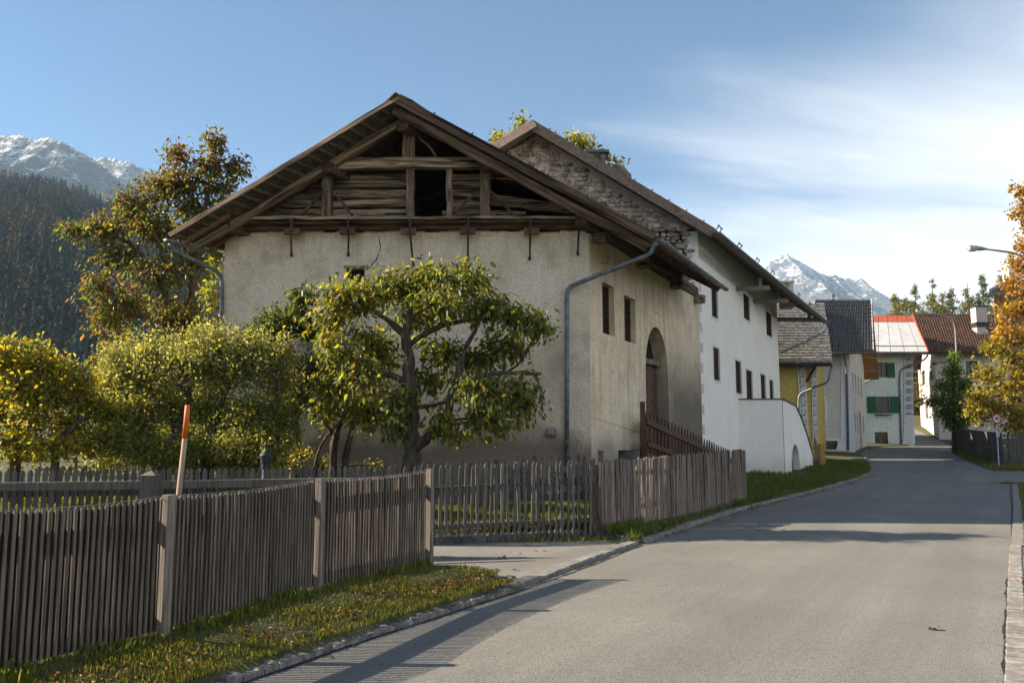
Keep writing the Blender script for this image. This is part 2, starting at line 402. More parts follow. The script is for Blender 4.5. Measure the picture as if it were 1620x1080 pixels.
def gz(X, Y):
    """height of the ground left and right of the road"""
    X = np.asarray(X, float); Y = np.asarray(Y, float); base = Rz(Y); dl = (Lx(Y)-X)*0.86; dr = (X-Rx(Y))*0.86
    near = np.clip((12-Y)/6, 0, 1)
    zl = 0.075 + 0.055*np.clip(dl-0.15, 0, 7) + 0.02*np.clip(dl-7, 0, 60) + 0.015*fbm(X*1.3, Y*1.3, 3)
    zl = zl + 0.06*near*np.clip(dl,0,1)
    zr = -0.004 + 0.03*np.clip(dr-0.5, 0, 3)*np.clip((Y-13)/3,0,1) + 0.01*np.clip(dr-4,0,60)
    z = np.where(dl > 0, base+zl, np.where(dr > 0, base+zr, base-0.06))
    z = np.where(in_poly(X, Y, DRIVE_LOW) | ((dl > 0) & (dl < 0.42) & (Y > 10.05) & (Y < 14.0)), base-0.06, z)
    z = np.where((dr > 0) & (Y > 33.6) & (Y < 40.4), base-0.05, z)
    far = np.clip((np.hypot(X, Y)-140)/300, 0, 1)
    return z*(1-far) + far*(6.0)
def build_ground():
    rows = np.concatenate([np.arange(-14, 62, 0.35), np.arange(62, 130, 3), np.geomspace(131, 6000, 22)])
    rows = np.concatenate([-np.geomspace(15, 5000, 12)[::-1], rows])
    dl = np.concatenate([np.arange(0.10, 7, 0.28), np.arange(7, 30, 1.5), np.geomspace(31, 6000, 18)])[::-1]
    dr = np.concatenate([np.arange(0.02, 5, 0.4), np.arange(5, 40, 2.5), np.geomspace(42, 6000, 16)])
    fr = np.array([0.02, 0.3, 0.7, 0.98])
    V = []
    for y in rows:
        l = float(Lx(y)); r = float(Rx(y)) if y < 129 else float(Lx(y))+5
        xs = np.concatenate([l-dl/0.86, l+(r-l)*fr, r+dr/0.86]); V.append(np.stack([xs, np.full_like(xs, y), gz(xs, np.full_like(xs, y))], 1))
    n = len(V[0]); V = np.concatenate(V); R_, C_ = len(rows), n
    i = np.arange((R_-1)*(C_-1)); a = (i//(C_-1))*C_ + i%(C_-1)
    F = np.stack([a, a+1, a+C_+1, a+C_], 1)
    tag(link_mesh('ground', fast_mesh('ground', V, F, GROUND, smooth=True)), kind='structure')
    ys = np.concatenate([np.arange(-14, 95, 0.5)]); fr = np.linspace(0, 1, 9)
    V = np.concatenate([np.stack([Lx(y)+(Rx(y)-Lx(y))*fr, np.full(9, y), Rz(y)+0.012*np.sin(fr*math.pi)], 1) for y in ys])
    i = np.arange((len(ys)-1)*8); a = (i//8)*9 + i%8
    tag(link_mesh('road', fast_mesh('road', V, np.stack([a, a+1, a+10, a+9], 1), ASPHALT, smooth=True)), kind='structure')
    mb = MB(); mb.add([Vector((p.x, p.y, 0.008)) for p in DRIVE], [tuple(range(len(DRIVE)))][0:1])
    mb.f = [tuple(reversed(f)) for f in mb.f]
    tag(mb.build('driveway', ASPHALT2), kind='structure')
    mb = MB(); N_ = 14                                                     # side street to the right
    for j in range(N_):
        y = 33.8 + 6.4*j/(N_-1); r = float(Rx(y)); z = float(Rz(y))-0.004
        mb.v += [Vector((r-0.05, y, z)), Vector((r+12, y-1.0, z)), Vector((r+60, y-4, z))]
    for j in range(N_-1):
        a = j*3; mb.f += [(a, a+1, a+4, a+3), (a+1, a+2, a+5, a+4)]
    tag(mb.build('side_street', ASPHALT2), kind='structure')
    mb = MB()                                                              # footpath on the right
    for y in np.arange(-6, 12.9, 0.6):
        r = float(Rx(y))+0.175; mb.v += [Vector((r, y, 0.004)), Vector((r+3.2, y-1.2, 0.004))]
    for j in range(len(mb.v)//2-1): mb.f.append((2*j, 2*j+1, 2*j+3, 2*j+2))
    tag(mb.build('footpath', ASPHALT2), kind='structure')
build_ground()

# ------------------------------------------------------------------ kerbs
def stone_mesh(name, w, d, h, mat, r=0.012, jit=0.006):
    mb = MB(); q = r
    j = lambda: random.uniform(-jit, jit)
    lo = [(-w/2,-d/2),(w/2,-d/2),(w/2,d/2),(-w/2,d/2)]
    vs_ = [(x+j(), y+j(), -0.06) for x, y in lo] + [(x+j(), y+j(), h-q) for x, y in lo] + [(x*(1-2*q/w)+j(), y*(1-2*q/d)+j(), h+j()*0.5) for x, y in lo]
    mb.add(vs_, [(0,1,5,4),(1,2,6,5),(2,3,7,6),(3,0,4,7),(4,5,9,8),(5,6,10,9),(6,7,11,10),(7,4,8,11),(8,9,10,11)])
    return mb.mesh(name, mat)
def kerbs():
    k = tag(bpy.data.objects.new('kerb', None), kind='structure'); COL.objects.link(k); WL[k.name] = Vector((0,0,0))
    small = [stone_mesh('kerb_stone', 0.16*random.uniform(.9,1.1), 0.062, 0.035+0.005*i, STONE, 0.010, 0.006) for i in range(6)]
    y = 3.2
    while y < 9.75:
        dx = float(Lx(y+.1)-Lx(y-.1))/.2; a = math.atan(dx); c = random.choice(small)
        link_mesh('kerb_stone', c, k, (float(Lx(y))-0.06+random.uniform(-.008,.008), y, 0), (0, 0, -a+random.uniform(-.05,.05)-.12))
        y += 0.071*math.cos(a)
    low = [stone_mesh('kerb_stone', 0.17, 0.46, 0.04+0.006*i, CONCRETE, 0.01, 0.008) for i in range(4)]
    while y < 14.3:
        dx = float(Lx(y+.1)-Lx(y-.1))/.2; a = math.atan(dx)
        link_mesh('kerb_stone', random.choice(low), k, (float(Lx(y))-0.05, y+.2, 0), (random.uniform(-.01,.01), 0, -a+random.uniform(-.02,.02))); y += 0.475*math.cos(a)
    hi = [stone_mesh('kerb_stone', 0.15, 0.94, 0.07+0.012*i, CONCRETE, 0.015, 0.01) for i in range(4)]
    while y < 52:
        dx = float(Lx(y+.1)-Lx(y-.1))/.2; a = math.atan(dx)
        link_mesh('kerb_stone', random.choice(hi), k, (float(Lx(y+.4))-0.05, y+.4, float(Rz(y+.4))), (0, 0, -a+random.uniform(-.015,.015))); y += 0.96*math.cos(a)
    # kerb under the garden gate fence, and the short edging beside the slat fence
    a = onz(685,862); b = onz(962,850); c = onz(1003,857)
    d = (b-a); n = 7; ang = math.atan2(d.y, d.x); L = d.length/n
    gk = [stone_mesh('kerb_stone', L-0.012, 0.16, 0.135+0.008*i, DKCONC, 0.015, 0.006) for i in range(3)]
    for i in range(-2, n): 
        p = a + d*((i+.5)/n); link_mesh('kerb_stone', random.choice(gk), k, (p.x, p.y+0.07, 0), (0,0,ang))
    d2 = c-b; gk2 = stone_mesh('kerb_stone', d2.length/2-.012, 0.13, 0.08, CONCRETE)
    for i in range(2):
        p = b + d2*((i+.5)/2); link_mesh('kerb_stone', gk2, k, (p.x, p.y+0.06, 0), (0,0,math.atan2(d2.y,d2.x)))
    a = onz(690,906); b = onz(826,921); d = b-a; n = 11
    ek = [stone_mesh('kerb_stone', d.length/n-.01, 0.12, 0.05+0.012*i, STONE, 0.015, 0.012) for i in range(3)]
    for i in range(n):
        p = a + d*((i+.5)/n); link_mesh('kerb_stone', random.choice(ek), k, (p.x, p.y-0.05, 0), (0,0,math.atan2(d.y,d.x)+random.uniform(-.1,.1)))
    s = tag(bpy.data.objects.new('sett_strip', None), kind='structure'); COL.objects.link(s); WL[s.name] = Vector((0,0,0))
    st = [stone_mesh('sett', 0.155, 0.112, 0.012+0.003*i, SETT, 0.01, 0.006) for i in range(6)]
    y = 3.6; row = 0
    while y < 14.0:
        a = math.atan(float(Rx(y+.1)-Rx(y-.1))/.2)
        for c in range(1):
            link_mesh('sett', random.choice(st), s, (float(Rx(y))+0.07+0.172*c/math.cos(a)*0.88, y-0.085*c, 0.0), (0,0,-a+random.uniform(-.04,.04)))
        y += 0.122*math.cos(a); row += 1
    mb = MB()
    ys = np.arange(14.0, 33.5, 0.5)
    for y in ys:
        r = float(Rx(y)); mb.v += [Vector((r, y, float(Rz(y))+.02)), Vector((r+.17, y-.08, float(Rz(y))+.02))]
    for j in range(len(ys)-1): mb.f.append((2*j, 2*j+1, 2*j+3, 2*j+2))
    mb.build('strip_surface', SETT, s)
    mb = MB(); 
    ys = np.arange(-6, 14.3, 0.5)
    for y in ys:
        r = float(Rx(y)); mb.v += [Vector((r-.02, y, .001)), Vector((r+.20, y-.1, .001))]
    for j in range(len(ys)-1): mb.f.append((2*j, 2*j+1, 2*j+3, 2*j+2))
    mb.build('mortar_bed', CONCRETE, s)
kerbs()
def road_cracks():
    TAR = pm('crack_tar', (0.012,0.012,0.012), (0.03,0.029,0.027), 9, rand=0, bump=0)
    o = bpy.data.objects['road']; WL['road'] = Vector((0,0,0))
    def ribbon(pts, w):
        m = MB(); n = len(pts)
        for i, p in enumerate(pts):
            d = (pts[min(i+1,n-1)]-pts[max(i-1,0)]).normalized(); s = Vector((d.y,-d.x,0))*w*random.uniform(.35,1.2); m.v += [p-s, p+s]
        m.f = [(2*i, 2*i+1, 2*i+3, 2*i+2) for i in range(n-1)]; m.build('crack', TAR, o)
    off = 0; P_ = []
    for y in np.arange(4.0, 33, .12):
        off += random.uniform(-.012,.012); off *= .97; P_.append(Vector((float(Rx(y))-.03+off, y, float(Rz(y))+.006)))
    ribbon(P_, .017)
    P_ = []; off = 0
    for y in np.arange(3.5, 14.2, .1):
        off += random.uniform(-.01,.01); off *= .96; P_.append(Vector((float(Lx(y))+.07+off, y, .0055)))
    ribbon(P_, .02)
road_cracks()

# ------------------------------------------------------------------ mountains, hill and forest
def mountain_mat(name, snow_lo, rock1, rock2, snow_amt, fs):
    m, nt, b, out = new_mat(name); k = NT(nt); P = k.pos()
    g = k.n('ShaderNodeNewGeometry'); nz = k.sepz(g.outputs['Normal'])[2]; z = k.sepz(P)[2]
    rock = k.mix(k.rng(k.noise(P, 0.02*fs, 8, 0.7), .35, .65), rock1, rock2)
    s = k.m('ADD', k.m('MULTIPLY', k.noise(P, 0.010*fs, 9, 0.75), 1.3), k.m('MULTIPLY', k.rng(z, snow_lo, snow_lo+500, 0, 1, False), 0.42))
    s = k.m('ADD', s, k.m('MULTIPLY', k.noise(P, 0.06*fs, 6, 0.75), 1.3))
    s = k.m('ADD', s, k.m('MULTIPLY', nz, 0.6))
    f = k.rng(s, 1.86-snow_amt, 2.02-snow_amt)
    k.put(b.inputs['Base Color'], k.mix(f, rock, (0.66,0.69,0.74))); b.inputs['Roughness'].default_value = 0.9
    k.put(b.inputs['Normal'], k.bump(k.noise(P, 0.03*fs, 8, 0.75), 1.0, 22/fs)); return m
def mountain(name, sil, dist, depth, mat, rough, base_z, seed, view, amp, nu=420, nv=130):
    """a massif whose crest follows the skyline at its real distance, falling away to both sides with ribs and gullies"""
    xs = np.array([s[0] for s in sil], float); ys = np.array([s[1] for s in sil], float)
    px = np.unique(np.concatenate([np.linspace(xs[0], xs[-1], 60), np.linspace(view[0], view[1], nu)])); nu = len(px); py = np.interp(px, xs, ys)
    crest = np.array([at(a, b, dist) for a, b in zip(px, py)])
    v = np.concatenate([np.linspace(-0.45, 0, 14)[:-1], np.linspace(0, 1, nv)])
    V = np.zeros((len(v), nu, 3)); h = crest[:,2]-base_z; X0 = crest[:,0]
    for j, t in enumerate(v):
        yy = dist - depth*t
        fall = (1-abs(t)**0.85) if t >= 0 else (1-abs(t)*1.6)
        w = fbm(X0/rough*.6+seed, yy/rough*.6+0*X0, 3)*1.6
        r = ridged(X0/rough+seed+w*.5, (yy/rough)*0.5+seed*2+w, 6)
        rr = fbm(X0/rough*4.1+seed, yy/rough*3.2, 5)
        env = np.clip(abs(t)*5, 0.01, 1)*np.clip((1-abs(t))*2.2, 0, 1)
        V[j,:,0] = X0; V[j,:,1] = yy; V[j,:,2] = base_z + h*fall + env*h*amp*(r-0.62) + env*h*amp*.42*(rr-0.55)
        if abs(t) < 1e-6: V[j,:,2] += h*0.016*(fbm(px*0.5, px*0+seed, 4)-0.5)
    n = nu; i = np.arange((len(v)-1)*(n-1)); a = (i//(n-1))*n + i%(n-1)
    me = fast_mesh(name, V.reshape(-1,3), np.stack([a, a+n, a+n+1, a+1], 1), mat, smooth=False)
    return tag(link_mesh(name, me), kind='structure')
SNOW_L = mountain_mat('snowy_slope', 450, (0.035,0.032,0.030), (0.085,0.075,0.066), -0.23, 1.5)
SNOW_R = mountain_mat('rocky_peak', 560, (0.05,0.055,0.066), (0.11,0.11,0.115), -0.10, 1.0)
mountain('mountain', [(-900,330),(-600,250),(-400,215),(-200,203),(0,215),(33,214),(53,222),(77,217),(100,225),(147,252),(185,280),(215,305),(260,345),(350,430),(520,540)], 2600, 1500, SNOW_L, 300, 60, 3.3, (-60,420), .26)
mountain('mountain', [(60,300),(110,268),(147,251),(167,249),(190,254),(207,257),(233,272),(253,283),(300,312),(400,362),(520,420),(800,520)], 3400, 1500, SNOW_L, 380, 80, 9.1, (80,420), .2)
mountain('mountain', [(900,600),(1050,530),(1150,465),(1190,436),(1217,417),(1222,409),(1230,408),(1239,401.5),(1244,401),(1251,407),(1269,415.5),(1292,429),(1309,436),(1318,433),(1328,438),(1334,441),(1338,439.5),(1349,442),(1361,440),(1367,442),(1373,450),(1387,460),(1408,472),(1440,488),(1500,510),(1600,540),(1800,600)], 4200, 2000, SNOW_R, 330, 40, 5.7, (1180,1450), .13)

HILLMAT = pm('forest_floor', (0.022,0.026,0.012), (0.05,0.045,0.022), 0.02, bump=0, rand=0)
def hill_h(px):       # skyline of the bare ground of the wooded hill, as a photo row, at 1000 m
    return np.interp(px, [-1600,-700,-300,0,60,110,160,200,250,300,420,560,760,1000], [120,170,225,290,298,315,338,366,400,440,520,590,650,690])
def hill_point(px, t):
    """t = 0 at the foot (330 m off), 1 at the crest (1000 m off)"""
    Y = 330 + 670*t; zc = EYE + (700-hill_h(px))/1350*1000*0.985
    X = (px-810)/1350*Y
    z = 4 + (zc-4)*(t**0.82) + 9*(fbm(px/60.0, t*6.0, 4)-0.5)*np.clip(t*4,0,1)*np.clip((1-t)*6,0,1)
    return X, Y, z
def hill():
    px = np.linspace(-1600, 1000, 150); ts = np.concatenate([np.linspace(0, 1, 40), np.linspace(1.1, 2.0, 6)])
    V = []
    for t in ts:
        if t <= 1: X, Y, z = hill_point(px, t)
        else:
            X, _, z1 = hill_point(px, 1.0); X = X*(330+670*t)/1000; z = z1 - (t-1)*120; Y = 330+670*t
        V.append(np.stack([X, np.full_like(X, Y), z], 1))
    V = np.concatenate(V); n = len(px); i = np.arange((len(ts)-1)*(n-1)); a = (i//(n-1))*n + i%(n-1)
    tag(link_mesh('hill', fast_mesh('hill', V, np.stack([a, a+1, a+n+1, a+n], 1), HILLMAT, smooth=True)), kind='structure')
hill()
def conifer_block(P, H, Rr, C, per=130):
    """many small conifers as one block: each a cloud of drooping sprays round its stem"""
    N_ = len(P); f = 1-np.sqrt(RNG.random((N_,per)))*0.96; f[:,0] = .985; a = RNG.uniform(0, 2*math.pi, (N_,per))
    R_ = Rr[:,None]*((1-f)**.85+.02)*RNG.uniform(.55,1.12,(N_,per)); z = H[:,None]*(.05+.95*f); dr = np.stack([np.cos(a),np.sin(a)],2)
    sdv = np.stack([-np.sin(a),np.cos(a)],2); w = (.20*R_+.035*H[:,None])[...,None]*.55
    V = np.zeros((N_,per,3,3)); c = P[:,None,:2]
    V[:,:,0,:2] = c+dr*R_[...,None]*.2; V[:,:,0,2] = P[:,2:3]+z+.045*H[:,None]
    V[:,:,1,:2] = c+dr*R_[...,None]-sdv*w; V[:,:,2,:2] = c+dr*R_[...,None]+sdv*w
    V[:,:,1,2] = P[:,2:3]+z-.02*H[:,None]; V[:,:,2,2] = P[:,2:3]+z-.03*H[:,None]*RNG.uniform(.3,1.5,(N_,per))
    F = np.arange(N_*per*3).reshape(-1,3); Cc = np.repeat((C[:,None,:]*RNG.uniform(.85,1.15,(N_,per,1)))[:,:,None,:], 3, 2)
    return V.reshape(-1,3), F, Cc.reshape(-1,3)
def forest():
    n = 5200
    px = np.concatenate([RNG.uniform(-120, 470, n), RNG.uniform(-1400, -120, 900)]); t = RNG.uniform(0.0, 1.0, len(px))**0.8
    X, Y, Z = hill_point(px, t); P = np.stack([X, Y, Z-0.5], 1)
    H = RNG.uniform(17, 31, len(px)); Rr = H*RNG.uniform(0.17, 0.25, len(px))
    u = fbm(px/45.0, t*7.0, 3); larch = (RNG.random(len(px)) < np.clip((u-0.45)*3.0+0.10+0.25*(t-.45), 0.04, 0.6))
    dark = np.array([0.010,0.020,0.015]); gold = np.array([0.062,0.045,0.018]); olive = np.array([0.03,0.034,0.015])  # spruce tone darkened further, putting the slope's shade into the colour
    mixv = RNG.random((len(px),1)); C = np.where(larch[:,None], gold*mixv+olive*(1-mixv), dark*(0.5+1.3*mixv))
    V, F, Cc = conifer_block(P, H, Rr, C)
    tag(link_mesh('forest', fast_mesh('forest', V, F, FOREST, Cc)), 'dark spruce and golden larch forest covering the hillside at left', 'forest', kind='stuff')
forest()
# ------------------------------------------------------------------ walls with openings
def wall_mb(p0, u, n, length, zb, zt, holes, th=0.45, mb=None):
    """front face of a wall from p0 along u, with real openings (u0,u1,z0,z1,arch) and their reveals"""
    mb = mb or MB(); p0 = Vector((p0[0], p0[1], 0)); u = Vector(u); n = Vector(n)
    P = lambda a, z, d=0.0: p0 + u*a + Vector((0,0,z)) - n*d
    us = sorted({0.0, length, *[h[0] for h in holes], *[h[1] for h in holes]}); zs = sorted({zb, zt, *[h[2] for h in holes], *[h[3] for h in holes]})
    for a, b in zip(us, us[1:]):
        for c, d in zip(zs, zs[1:]):
            m = ((a+b)/2, (c+d)/2)
            if any(h[0] < m[0] < h[1] and h[2] < m[1] < h[3] for h in holes): continue
            mb.add([P(a,c), P(b,c), P(b,d), P(a,d)], [(0,1,2,3)])
    for h in holes:
        a, b, c, d = h[:4]; arch = h[4] if len(h) > 4 else 0; dp = h[5] if len(h) > 5 else th
        if not arch:
            mb.add([P(a,c), P(b,c), P(b,d), P(a,d), P(a,c,dp), P(b,c,dp), P(b,d,dp), P(a,d,dp)], [(0,4,5,1),(1,5,6,2),(2,6,7,3),(3,7,4,0)])
        else:
            s = d-arch; k = 12; r = (b-a)/2; cx = (a+b)/2
            arc = [(cx-r*math.cos(math.pi*i/k), s+arch*math.sin(math.pi*i/k)) for i in range(k+1)]
            mb.add([P(a,c), P(b,c), P(b,s), P(a,s), P(a,c,dp), P(b,c,dp), P(b,s,dp), P(a,s,dp)], [(0,4,5,1),(1,5,6,2),(3,7,4,0)])
            for (x0,z0), (x1,z1) in zip(arc, arc[1:]):
                mb.add([P(x0,z0), P(x1,z1), P(x1,d), P(x0,d)], [(0,1,2,3)])
                mb.add([P(x0,z0), P(x1,z1), P(x1,z1,dp), P(x0,z0,dp)], [(0,3,2,1)])
    return mb
def plaster(name, c1, c2, fine, bumpd, stains=(), zstain=None, streak=None, spots=None, smooth=False, pits=0.0, drip=None):
    m, nt, b, out = new_mat(name); k = NT(nt); P = k.pos()
    c = k.mix(k.rng(k.noise(P, 0.9, 7), 0.34, 0.66), c1, c2)
    grain = k.noise(P, fine, 5, 0.65)
    c = k.mix(k.rng(grain, 0.38, 0.62, 0.0, 0.12 if smooth else 0.5), c, tuple(x*0.72 for x in c1))
    if pits: c = k.mix(k.rng(k.vor(P, 13), 0.26, 0.10, 0, pits), c, tuple(x*0.35 for x in c1))
    for (sc, lo, hi, amt, col) in stains: c = k.mix(k.rng(k.noise(P, sc, 6, 0.62), lo, hi, 0, amt), c, col)
    if streak: c = k.mix(k.rng(k.noise(k.pos((3.2,3.2,0.25)), 1.6, 5), 0.48, 0.72, 0, streak[0]), c, streak[1])
    if zstain:
        z = k.sepz(P)[2]; wob = k.m('MULTIPLY', k.m('SUBTRACT', k.noise(P, 0.8, 6, 0.6), 0.5), zstain[2])
        f = k.rng(k.m('ADD', z, wob), zstain[1], zstain[0], 0, zstain[4]); c = k.mix(f, c, zstain[3])
    if spots: c = k.mix(spots[0](k, P), c, spots[1])
    if drip: c = k.mix(k.m('MULTIPLY', k.rng(k.noise(k.pos((4.5,4.5,0.45)), 1.0, 7, .7), 0.48, 0.7), k.rng(k.sepz(P)[2], drip[0], drip[1], 0, drip[3])), c, drip[2])
    k.put(b.inputs['Base Color'], c); b.inputs['Roughness'].default_value = 0.95; b.inputs['Specular IOR Level'].default_value = 0.15
    h = k.m('ADD', k.m('MULTIPLY', grain, 1.0), k.m('MULTIPLY', k.noise(P, 2.5, 4), 0.8 if smooth else 1.2))
    k.put(b.inputs['Normal'], k.bump(h, 0.35 if smooth else 0.9, bumpd)); return m
PL_FRONT = plaster('roughcast_front', (0.74,0.61,0.47), (0.82,0.71,0.57), 15, 0.05,
    pits=0.5, drip=(5.2,6.5,(0.38,0.28,0.20),0.5), stains=[(0.32,0.5,0.6,0.5,(0.50,0.385,0.28)), (0.7,0.5,0.64,0.55,(0.40,0.315,0.24)), (2.2,0.55,0.72,0.45,(0.78,0.69,0.58)), (5,0.58,0.72,0.4,(0.38,0.31,0.25))], zstain=(1.55,2.15,1.5,(0.20,0.155,0.135),0.92), streak=(0.22,(0.38,0.31,0.25)))
PL_SIDE = plaster('roughcast_side', (0.74,0.61,0.45), (0.84,0.73,0.57), 13, 0.035, pits=0.25,
    stains=[(0.33,0.5,0.62,0.45,(0.50,0.40,0.29)), (1.3,0.48,0.66,0.5,(0.52,0.41,0.29)), (0.5,0.53,0.7,0.5,(0.34,0.27,0.20)), (4,0.56,0.72,0.4,(0.38,0.285,0.195))], zstain=(1.3,2.1,1.1,(0.27,0.24,0.21),0.85), streak=(0.6,(0.37,0.27,0.18)),
    spots=(lambda k, P: k.m('MULTIPLY', k.rng(k.m('ADD', k.sepz(P)[1], k.m('MULTIPLY', k.noise(P, 0.9, 5), 3.0)), 25.3, 28.5), k.rng(k.m('ADD', k.sepz(P)[2], k.m('MULTIPLY', k.noise(P, 1.3, 5), 1.6)), 6.0, 3.6, 0, 0.9)), (0.13,0.11,0.095)))
PL_WHITE = plaster('white_limewash', (0.82,0.78,0.73), (0.86,0.83,0.79), 9, 0.006, smooth=True, stains=[(1.0,0.55,0.75,0.2,(0.72,0.67,0.62))], streak=(0.16,(0.60,0.54,0.48)), zstain=(0.45,1.25,0.9,(0.50,0.46,0.41),0.55))
MORTAR = plaster('rubble_mortar', (0.50,0.41,0.33), (0.64,0.54,0.44), 16, 0.04)
RUBBLE = pm('rubble_stone', (0.22,0.165,0.13), (0.66,0.54,0.44), 3.5, rough=0.95, bump=0.8, bscale=18, bdist=0.03, c3=(0.09,0.075,0.065), s3=2.4, rand=0.35)
ROOFSLATE = pm('roof_covering', (0.05,0.045,0.042), (0.10,0.09,0.085), 5, rough=0.8, bump=0.4, rand=0.1)

TH = math.atan(0.489); WU = Vector((math.sin(TH), math.cos(TH), 0)); WN = Vector((math.cos(TH), -math.sin(TH), 0))
FY = 20.0
BC = at(934, 560, FY); BC.z = 0
BL = at(353, 460, FY); BL.z = 0
ZW = at(640, 369, FY).z
def uz(px, py, p0=BC):
    q = onplane(px, py, p0, WN); return (q-Vector((p0[0], p0[1], 0))).dot(WU), q.z
def crack(parent, pts, n, w=0.012):
    mb = MB(); n = Vector(n)
    for a, b in zip(pts, pts[1:]):
        d = (b-a).normalized(); s = d.cross(n).normalized()*random.uniform(0.5, 1.0)*w
        mb.add([a-s+n*.004, a+s+n*.004, b+s*.8+n*.004, b-s*.8+n*.004], [(0,1,2,3)])
    mb.build('crack', DARK, parent)
def wobble(pts, seg, amp):
    out = []
    for a, b in zip(pts, pts[1:]):
        for i in range(seg):
            p = a.lerp(b, i/seg); p = p + Vector((random.uniform(-amp,amp), 0, random.uniform(-amp,amp)*.3)); out.append(p)
    return out+[pts[-1]]

# ------------------------------------------------------------------ the old barn
def barn():
    t = thing('barn', 'old roughcast stone barn with open weathered timber gable beside the road', 'barn', (BC.x, BC.y, 0))
    # walls
    s = (20/1350)
    fu = Vector((1,0,0)); fn = Vector((0,-1,0)); Lf = BC.x-BL.x
    def fh(x0, x1, y0, y1, d=0.5):
        a = at(x0, y1, FY); b = at(x1, y0, FY); return (a.x-BL.x, b.x-BL.x, a.z, b.z, 0, d)
    fholes = [fh(547,577,424,446), fh(722,741,420,436)]
    w = wall_mb(BL, fu, fn, Lf, -0.6, ZW, fholes, 0.5)
    w.box((BL.x+.01, FY+0.5, -0.6), (BC.x-.3, FY+0.55, ZW-.02))
    fw = w.build('wall', PL_FRONT, t)
    for h in fholes:
        mb = MB(); mb.box((BL.x+h[0]-.03, FY+.22, h[2]-.03), (BL.x+h[1]+.03, FY+.27, h[3]+.03)); mb.build('vent_shade_box', DARK, t)  # near-black box painted as the darkness inside the vent
        mb = MB(); mb.box((BL.x+h[0]-.05, FY-.03, h[3]+.002), (BL.x+h[1]+.05, FY+.15, h[3]+.06)); mb.build('vent_lintel', WOOD_X, t)
    # ragged top course of the wall
    mb = MB(); x = BL.x
    while x < BC.x-0.1:
        dx = random.uniform(0.12, 0.4); h = random.uniform(0.0, 0.07)
        mb.beam((x, FY+.2, ZW-.06+h), (x+dx, FY+.2, ZW-.06+h), 0.42, 0.16, cham=0.03, seg=2, jit=0.015); x += dx
    mb.build('wall_top', PL_FRONT, t)
    LU = 10.8; holes = []
    u0,z1 = uz(952.4,445); u1,_ = uz(971.5,456); _,z0 = uz(952.4,526); holes.append((u0,u1,z0,z1,0,0.19))
    u0,z1b = uz(987.2,466); u1,_ = uz(1005,475); _,z0b = uz(987.2,538); holes.append((u0,u1,z0b,z1b,0,0.19))
    a0,_ = uz(1021.5,600); a1,_ = uz(1057,600); _,zt = uz(1038,517)
    holes.append((a0,a1,0.9,zt,(a1-a0)*0.62,0.42))
    b0,bz1 = uz(946,713); b1,_ = uz(955,713); holes.append((b0,b1,0.75,bz1,0,0.4))
    b2,bz2 = uz(978,712); b3,_ = uz(1010,716); holes.append((b2,b3,0.7,bz2,0,0.4))
    w = wall_mb(BC, WU, WN, LU, -0.6, ZW+0.05, holes, 0.5); sw = w.build('wall', PL_SIDE, t)
    # near-black sheets behind the reveals stand in for the unlit interior
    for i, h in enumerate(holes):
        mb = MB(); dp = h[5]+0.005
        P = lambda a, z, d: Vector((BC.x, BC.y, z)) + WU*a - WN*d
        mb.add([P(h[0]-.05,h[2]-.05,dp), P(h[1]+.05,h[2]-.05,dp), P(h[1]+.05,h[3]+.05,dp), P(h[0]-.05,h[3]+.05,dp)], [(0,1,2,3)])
        mb.build('window_shade_sheet' if i != 2 else 'door_shade_sheet', DARK, t)
    for h in holes[:2]:                                            # old frames deep in the niche
        P = lambda a, z, d: Vector((BC.x, BC.y, z)) + WU*a - WN*d
        f = MB(); c = (h[0]+h[1])/2
        f.beam(P(h[0]+.03,h[2],.17), P(h[0]+.03,h[3],.17), .05, .06, up=WU); f.beam(P(h[1]-.03,h[2],.17), P(h[1]-.03,h[3],.17), .05, .06, up=WU)
        f.beam(P(c,h[2],.17), P(c,h[3],.17), .04, .05, up=WU)
        f.build('window_frame', WOOD_DARK, t)
    h = holes[2]                                                   # barn door: boards and a cross beam in the arch
    P = lambda a, z, d: Vector((BC.x, BC.y, z)) + WU*a - WN*d
    dr = MB(); dr.beam(P(h[0],h[3]-1.0,.3), P(h[1],h[3]-1.0,.3), .14, .16, cham=.015, seg=4, jit=.01); dobj = dr.build('door_lintel', WOOD_X, t)
    n = 5
    for i in range(n):
        a = h[0]+(h[1]-h[0])*(i+.5)/n; pl = MB(); pl.beam(P(a,0.9,.38), P(a,h[3]-1.08,.38), .04, (h[1]-h[0])/n-.012, up=WU, cham=.006, seg=2, jit=.003)
        pl.build('door_board', WOOD_DARK, t)
    # back and left walls, loft floor (close the volume so that the loft is dark inside)
    BB = BC + WU*LU; LBk = BL + WU*LU
    mb = MB(); mb.add([BL+Vector((0,.5,-.6)), LBk+Vector((0,0,-.6)), LBk+Vector((0,0,ZW)), BL+Vector((0,.5,ZW))], [(0,1,2,3)])
    mb.add([BL+Vector((0,0,-.6)), BL+Vector((0,.5,-.6)), BL+Vector((0,.5,ZW)), BL+Vector((0,0,ZW))], [(0,1,2,3)])
    mb.add([BB+Vector((0,0,-.6)), LBk+Vector((0,0,-.6)), LBk+Vector((0,0,9.2)), BB+Vector((0,0,9.2))][:4], [(0,1,2,3)])
    mb.build('rear_wall', PL_SIDE, t)
    mb = MB(); mb.add([BL+Vector((0.02,.2,ZW-.05)), BC+Vector((-.02,.2,ZW-.05)), BB+Vector((0,0,ZW-.05)), LBk+Vector((0,0,ZW-.05))], [(0,1,2,3)])
    mb.build('loft_floor', WOOD_DARK, t)
    # ---- roof
    VY = 18.9
    A0 = at(630,153,VY); EL0 = at(268,372,VY); ER0 = at(1037,372,VY)
